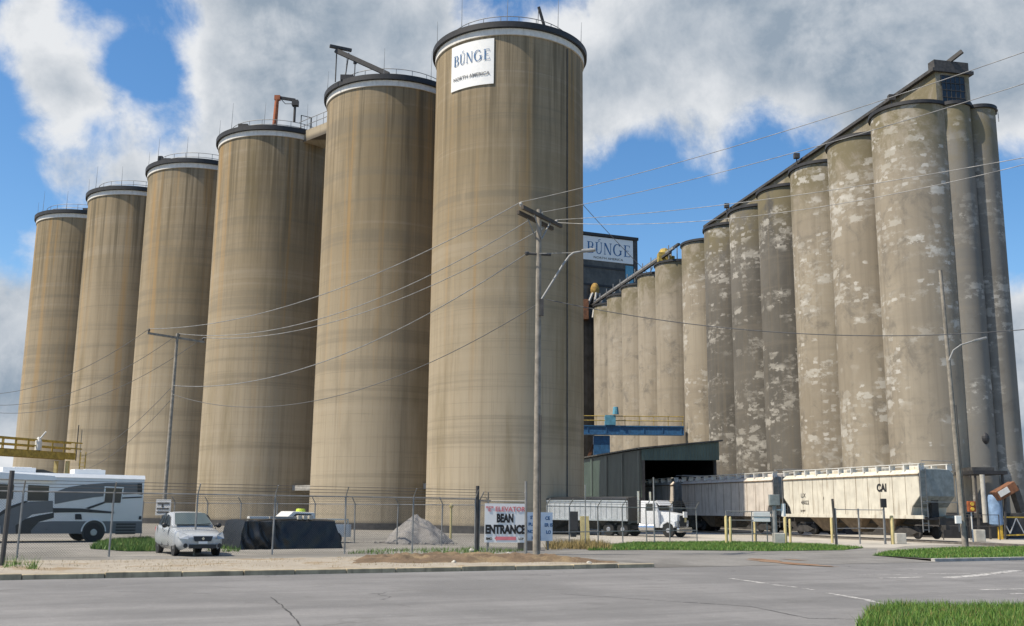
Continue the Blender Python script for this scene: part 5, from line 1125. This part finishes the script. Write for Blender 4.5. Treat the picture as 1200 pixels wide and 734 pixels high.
# low dark footing behind the pole
p = G(620, 645.5); m = MB(); m.box(p.x - .5, p.x + .45, p.y - .1, p.y + .5, 0, .42); tag(m.build('footing_block', M['tar'], bevel=.03), 'low dark block on the ground between sign post and utility pole', 'block')
p = A(190, 592, 63); t = thing('yard_notice', 'small grey lettered board on the left utility pole above the car', 'sign', (p.x, p.y, 1.0))
a_, b_ = A(182.5, 600, 63), A(200, 600, 63); zt3, zb3 = A(190, 585.5, 63).z, A(190, 604, 63).z
m = MB(); m.box(a_.x, b_.x, 62.94, 63, zb3, zt3); m.build('panel', M['rvl'], t, True)
m = MB(); m.box(a_.x + .1, b_.x - .1, 62.92, 62.94, zt3 - .28, zt3 - .16); m.box(a_.x + .35, a_.x + .45, 62.92, 62.94, zt3 - .45, zt3 - .28)
for k in range(2): m.box(a_.x + .08, b_.x - .1, 62.92, 62.94, zt3 - .58 - k * .2, zt3 - .5 - k * .2)
m.build('lettering', M['tar'], t, True)

# ------------------------------------------------------------------ poles and wires
def pole(label, base, top, r0, r1):
    t = thing('utility_pole', label, 'utility pole', tuple(base)); b = Vector(base); r0 *= .88; r1 *= .88; q = Vector(top)
    m = MB(); n = 14; m.tube([b.lerp(q, i / n) + Vector((0, 0, -.2 if i == 0 else 0)) for i in range(n + 1)], r0, 14, True, r1); m.build('pole', M['wood'], t, True, smooth=True); return t
cb = G(628.5, 650.5); ctop = A(631.8, 246, cb.y); 
t1 = pole('tall wooden utility pole in the middle with double crossarm and street lamp', cb, ctop, .17, .12)
ca = Vector((.52, .854, 0)).normalized()                     # crossarm runs away from the street and to the right
cz = A(632, 255, cb.y).z
for k, off in enumerate((-.16, .16)):
    cn = Vector((-ca.y, ca.x, 0)) * off; c = Vector((ctop.x, ctop.y, cz - .12 * k)) + cn
    m = MB(); m.bar(c - ca * (1.65 - .2 * k), c + ca * (1.65 - .2 * k), .12, .15); m.build('crossarm', M['wood_dark'], t1, True)
    m = MB()
    m.bar(c - ca * .7 + Vector((0, 0, -.05)), Vector((ctop.x, ctop.y, cz - .95)) + cn * .8, .03, .05); m.bar(c + ca * .7 + Vector((0, 0, -.05)), Vector((ctop.x, ctop.y, cz - .95)) + cn * .8, .03, .05); m.build('brace', M['pipe'], t1, True)
ins = []
for f in (-1.5, .2, 1.5):
    p = Vector((ctop.x, ctop.y, cz + .07)) + ca * f; m = MB(); m.lathe(p, [(.03, 0), (.05, .06), (.075, .1), (.06, .16), (.03, .2)], 10); m.build('insulator', M['greyc'], t1, True); ins.append(p + Vector((0, 0, .2)))
z2 = A(632, 298, cb.y).z; m = MB(); m.tube([Vector((ctop.x - .5, ctop.y - .1, z2)), Vector((ctop.x + .5, ctop.y + .1, z2))], .06, 8); m.sphere((ctop.x - .5, ctop.y - .1, z2), .1, 6); m.build('spool_bracket', M['tar'], t1, True)
lb = A(634, 352, cb.y - .2); l1 = A(660, 310, cb.y - .2); l2 = A(672, 296.5, cb.y - .2); l3 = A(685, 294.5, cb.y - .2)
m = MB(); m.tube([lb, l1, A(667, 300.5, cb.y - .2), l2, l3], .045, 8); m.tube([Vector((ctop.x, ctop.y - .1, z2)), l2], .015, 5); m.build('lamp_arm', M['lamparm'], t1, True)
m = MB(); m.bar(l3 - Vector((.12, 0, 0)), l3 + Vector((.45, -.1, .04)), .2, .13); m.build('lamp_head', M['lamparm'], t1, True, bevel=.04)
m = MB(); zz = A(634, 360, cb.y).z; m.box(ctop.x + .02, ctop.x + .2, cb.y - .25, cb.y - .12, zz - .4, zz + .3); m.tube([Vector((cb.x + .13, cb.y - .14, 0.2)), Vector((cb.x + .14, cb.y - .12, 5.5))], .035, 6); m.build('conduit', M['tar'], t1, True)
# left pole
lp = A(191.5, 600, 63.2); lp.z = 0; lt = A(208, 391, 63.4)
t2 = pole('thin leaning utility pole at the left in front of the fourth silo', lp, lt, .15, .10)
lz = A(208, 396, 63.4).z; lc = Vector((lt.x, lt.y, lz)); la = Vector((.61, .79, 0)).normalized()
m = MB(); m.bar(lc - la * 2.1, lc + la * 2.0, .1, .13); m.build('crossarm', M['wood'], t2, True)
li = []
for f in (-2.0, .1, 1.9):
    p = lc + la * f + Vector((0, 0, .07)); m = MB(); m.lathe(p, [(.03, 0), (.08, .1), (.04, .22)], 10); m.build('insulator', M['tar'], t2, True); li.append(p + Vector((0, 0, .2)))
# right pole
rb = G(1131, 641.5); rt = A(1102, 317, rb.y + .0)
t3 = pole('leaning wooden pole with a curved lamp arm in front of the corner bin', rb, rt, .17, .11)
q0 = A(1112, 423, rb.y - .2); m = MB(); m.tube([q0, A(1117, 411, rb.y - .2), A(1126, 404.5, rb.y - .25), A(1140, 400, rb.y - .3)], .045, 8); m.build('lamp_arm', M['lamparm'], t3, True)
e = A(1140, 400, rb.y - .3); f_ = A(1156, 396, rb.y - .35); m = MB(); m.bar(e, f_, .26, .14); m.build('lamp_head', M['lamparm'], t3, True, bevel=.05)
p = A(1123.5, 609, rb.y - .25); m = MB(); m.box(p.x - .19, p.x + .12, p.y - .1, p.y + .08, p.z - .22, p.z + .2); m.build('meter_box', M['signw'], t3, True, bevel=.02)
m = MB(); m.tube([rb + Vector((.14, -.1, 0)), Vector((rb.x, rb.y, 0)).lerp(rt, .5) + Vector((.15, -.1, 0))], .03, 6); m.build('conduit', M['tar'], t3, True)

def wire(label, p, q, sag, r=.016, mt='wire', n=28):
    p = Vector(p); q = Vector(q); m = MB(); m.tube([p.lerp(q, i / n) - Vector((0, 0, sag * 4 * (i / n) * (1 - i / n))) for i in range(n + 1)], r, 5); return tag(m.build('power_line', M[mt]), label, 'power line', 'overhead power lines')
labs = ['upper', 'middle', 'lower']
# to the right: spans climb towards a pole near the camera's right, out of the picture
far = [A(1330, 15, 23), A(1330, 56, 23), A(1330, 160, 25)]
for i in range(3): wire(f'{labs[i]} of the bright power lines fanning right from the crossarm to the top right sky', ins[i], far[i], .35, .012, 'wirel')
wire('power line from the crossarm passing low across the corner bin at right', ins[2] - Vector((.3, 0, .1)), A(1330, 158, 26), .9, .011, 'wirel')
wire('dark low cable from the middle pole running right across the bins', A(640, 351, cb.y), A(1320, 372, 40), 1.1, .018)
for i in range(3): wire(f'{labs[i]} of three slack lines swinging between the left pole and the middle pole', li[i], ins[i], (1.3, 1.75, 1.55)[i], .02, 'wirel')
wire('slack cable between the pole spools below the three lines', A(203, 452, 63.3), Vector((ctop.x - .5, ctop.y - .1, z2)), 1.7, .022, 'wirel')
wire('dark slack cable low between left and middle pole', A(201, 462, 63.3), A(631, 356, cb.y), 2.2, .018)
for i in range(3): wire(f'{labs[i]} line leaving the left pole towards the left edge', li[i], A(-70, (455, 462, 468)[i], 78), (1.8, 2.3, 2.6)[i], .018)
for i, (x, y) in enumerate(((200, 455), (199, 470))): wire(('upper', 'lower')[i] + ' dark cable dropping from the left pole to the yellow platform', A(x, y, 63.3), A(95, (535, 552)[i], 94), .7, .018)
wire('dark stay cable slanting down behind the nearest silo to the bin roofs', A(676, 232, 150), A(772, 333, 150), .3, .05)

# ------------------------------------------------------------------ yellow platform at the far left
PA, PB = Vector((-45.2, 90.0, 0)), Vector((-41.5, 99.2, 0)); pv = (PB - PA).normalized(); pw = Vector((-pv.y, pv.x, 0)) * -1.4
t = thing('loading_platform', 'yellow steel platform with handrails above the motorhome roof', 'platform', tuple(PA))
m = MB(); m.bar(PA + Vector((0, 0, 6.32)), PB + Vector((0, 0, 6.32)), .25, .56); m.bar(PA - pw + Vector((0, 0, 6.32)), PB - pw + Vector((0, 0, 6.32)), .25, .56)
q = [PA, PB, PB - pw, PA - pw]; m.add([(p.x, p.y, z) for z in (6.6, 6.68) for p in q], [(3, 2, 1, 0), (4, 5, 6, 7), (0, 1, 5, 4), (1, 2, 6, 5), (2, 3, 7, 6), (3, 0, 4, 7)]); m.build('deck', M['oldyellow'], t, True)
m = MB()
for off in (Vector((0, 0, 0)), -pw):
    for z in (7.1, 7.65): m.tube([PA + off + Vector((0, 0, z)), PB + off + pv * .8 + Vector((0, 0, z))], .07, 6)
    for i in range(8): p = PA.lerp(PB, i / 7) + off; m.tube([p + Vector((0, 0, 6.6)), p + Vector((0, 0, 7.65))], .055, 6)
m.build('handrail', M['oldyellow'], t, True)
for s in (.92, .05):
    for off in (Vector((0, 0, 0)), -pw): p = PA.lerp(PB, s) + off; m = MB(); m.bar(p, p + Vector((0, 0, 5.9)), .3, .3); m.build('leg', M['paleyellow'], t, True)
m = MB(); p = PA.lerp(PB, 1.06); m.bar(p + Vector((.6, 0, 0)), p + Vector((.6, 0, 6.8)), .08); m.bar(p + Vector((.1, 0, 0)), p + Vector((.1, 0, 6.8)), .08)
for i in range(18): m.bar(p + Vector((.1, 0, .4 + .36 * i)), p + Vector((.6, 0, .4 + .36 * i)), .05)
m.build('ladder', M['oldyellow'], t, True)
m = MB(); p = PA.lerp(PB, .55); m.lathe((p.x, p.y, 6.7), [(.3, 0), (.3, .8), (.12, 1.2)], 10); m.tube([p + Vector((0, 0, 7.6)), p + Vector((.6, 0, 8.4))], .08, 6); m.build('valve', M['white'], t, True)
m = MB(); m.bar(PA + Vector((-1.0, -.2, 0)), PA + Vector((-1.0, -.2, 9.2)), 1.5, 1.2); tag(m.build('service_tower', M['rust']), 'brown steel tower at the left end of the yellow platform', 'tower')

# ------------------------------------------------------------------ clutter at the right end
p = A(1160, 560, 78); gx = p.x
t = thing('canopy', 'flat dark canopy on posts in front of the elevator end', 'canopy', (gx, 78.5, 0))
cz_ = A(1160, 553.5, 77.5).z
m = MB(); m.box(A(1140, 553, 77.3).x, A(1180, 553, 77.3).x, 77.2, 80.5, cz_ - .16, cz_ + .1); m.build('roof', M['black'], t, True); m = MB(); m.box(A(1142, 553, 78).x, A(1168, 553, 78).x, 78.4, 80.3, cz_ + .1, cz_ + .4); m.build('roof_unit', M['tar'], t, True)
for x in (1145, 1177): q = A(x, 590, 77.5); m = MB(); m.bar((q.x, 77.5, 0), (q.x, 77.5, cz_ - .16), .14, .14); m.build('post', M['tar'], t, True)
q = A(1152.5, 590, 77.2); m = MB(); m.tube([(q.x, 77.1, 1.2), (q.x, 77.1, cz_ - .2)], .17, 12); tag(m.build('white_downpipe', M['conc'], smooth=True), 'thick pale vertical pipe under the flat canopy', 'pipe')
q = A(1166.5, 600, 77.0); m = MB(); m.lathe((q.x, 77.0, 1.0), [(.42, 0), (.5, .1), (.5, 2.0), (.42, 2.2)], 20); tag(m.build('blue_tank', M['barrel'], smooth=True), 'faded blue upright tank beside the canopy post', 'tank')
q = A(1166.5, 620, 77.0); m = MB(); 
for dx in (-.4, .4): m.bar((q.x + dx, 77, 0), (q.x + dx, 77, 1.0), .12)
m.box(q.x - .45, q.x + .45, 76.7, 77.4, .9, 1.0); tag(m.build('tank_stand', M['tar']), 'dark steel stand under the faded blue tank', 'stand')
t = thing('grain_conveyor', 'tilted rusty conveyor head with a pale side plate beside the blue tank', 'conveyor', (q.x, 76.5, 3))
a_, b_ = A(1166, 582, 76.4), A(1188, 569.5, 76.4); m = MB(); m.bar(a_, b_, 1.0, .72, up=(0, 0, 1)); m.build('housing', M['rust'], t, True, bevel=.05); a2, b2 = A(1171, 580, 75.85), A(1182, 573.5, 75.85); m = MB(); m.bar(a2, b2, .04, .42); m.build('side_plate', M['white'], t, True)
m = MB(); m.bar(A(1187, 570, 76.4), A(1197, 600, 76.6), .5, .5); m.bar(A(1178, 578, 76.5), A(1178, 631, 76.5), .12); m.build('leg', M['tar'], t, True)
t = thing('dark_skirt_wall', 'low black wall along the foot of the elevator end', 'wall', (35, 79.5, 0)); m = MB(); x0, x1 = A(1104, 620, 79.6).x, A(1176, 620, 79.6).x; m.box(x0, x1, 79.5, 79.75, 0, 1.5); m.build('wall', M['black'], t, True); m = MB(); m.box(x0, x1, 79.45, 79.8, 1.5, 1.56); m.build('coping', M['tar'], t, True)
q = G(1140.5, 635.5); t = thing('crossing_signal', 'small orange signal head on a thin pale post by the concrete block', 'signal', (q.x, q.y, 0))
m = MB(); m.tube([(0, 0, 0), (0, 0, 2.4)], .05, 8); m.build('pole', M['white'], t); m = MB(); zq = A(1140, 600, q.y).z; m.box(-.22, .28, -.15, .1, zq, zq + .68); m.build('head', M['orange'], t, bevel=.03)
m = MB()
for k in range(2): m.lathe((.03, -.17, zq + .18 + .32 * k), [(.12, -.05), (.12, .03)], 12, 'y')
m.build('lens', M['yellow'], t)
q = G(1148, 635); m = MB(); m.box(q.x - .33, q.x + .33, q.y - .25, q.y + .35, 0, .78); tag(m.build('concrete_block', M['conc'], bevel=.05), 'squat grey concrete block at the foot of the orange signal', 'block')
q = G(1176, 632.5); t = thing('yellow_gate', 'yellow steel swing gate with truss bracing at the right edge', 'gate', (q.x, q.y, 0)); L_ = 5.2
m = MB(); m.bar((-.2, 0, 0), (-.2, 0, 1.72), .3, .3); m.build('post', M['yellow'], t, bevel=.02)
m = MB(); m.bar((0, 0, 1.6), (L_, 0, 1.6), .1); m.bar((0, 0, .3), (L_, 0, .5), .1)
m.build('frame', M['yellow'], t)
m = MB()
for i in range(5): x = L_ * i / 5; m.bar((x, 0, 1.58), (x + L_ / 10, 0, .42), .06); m.bar((x + L_ / 10, 0, .42), (x + L_ / 5, 0, 1.58), .06)
m.build('bracing', M['white'], t)
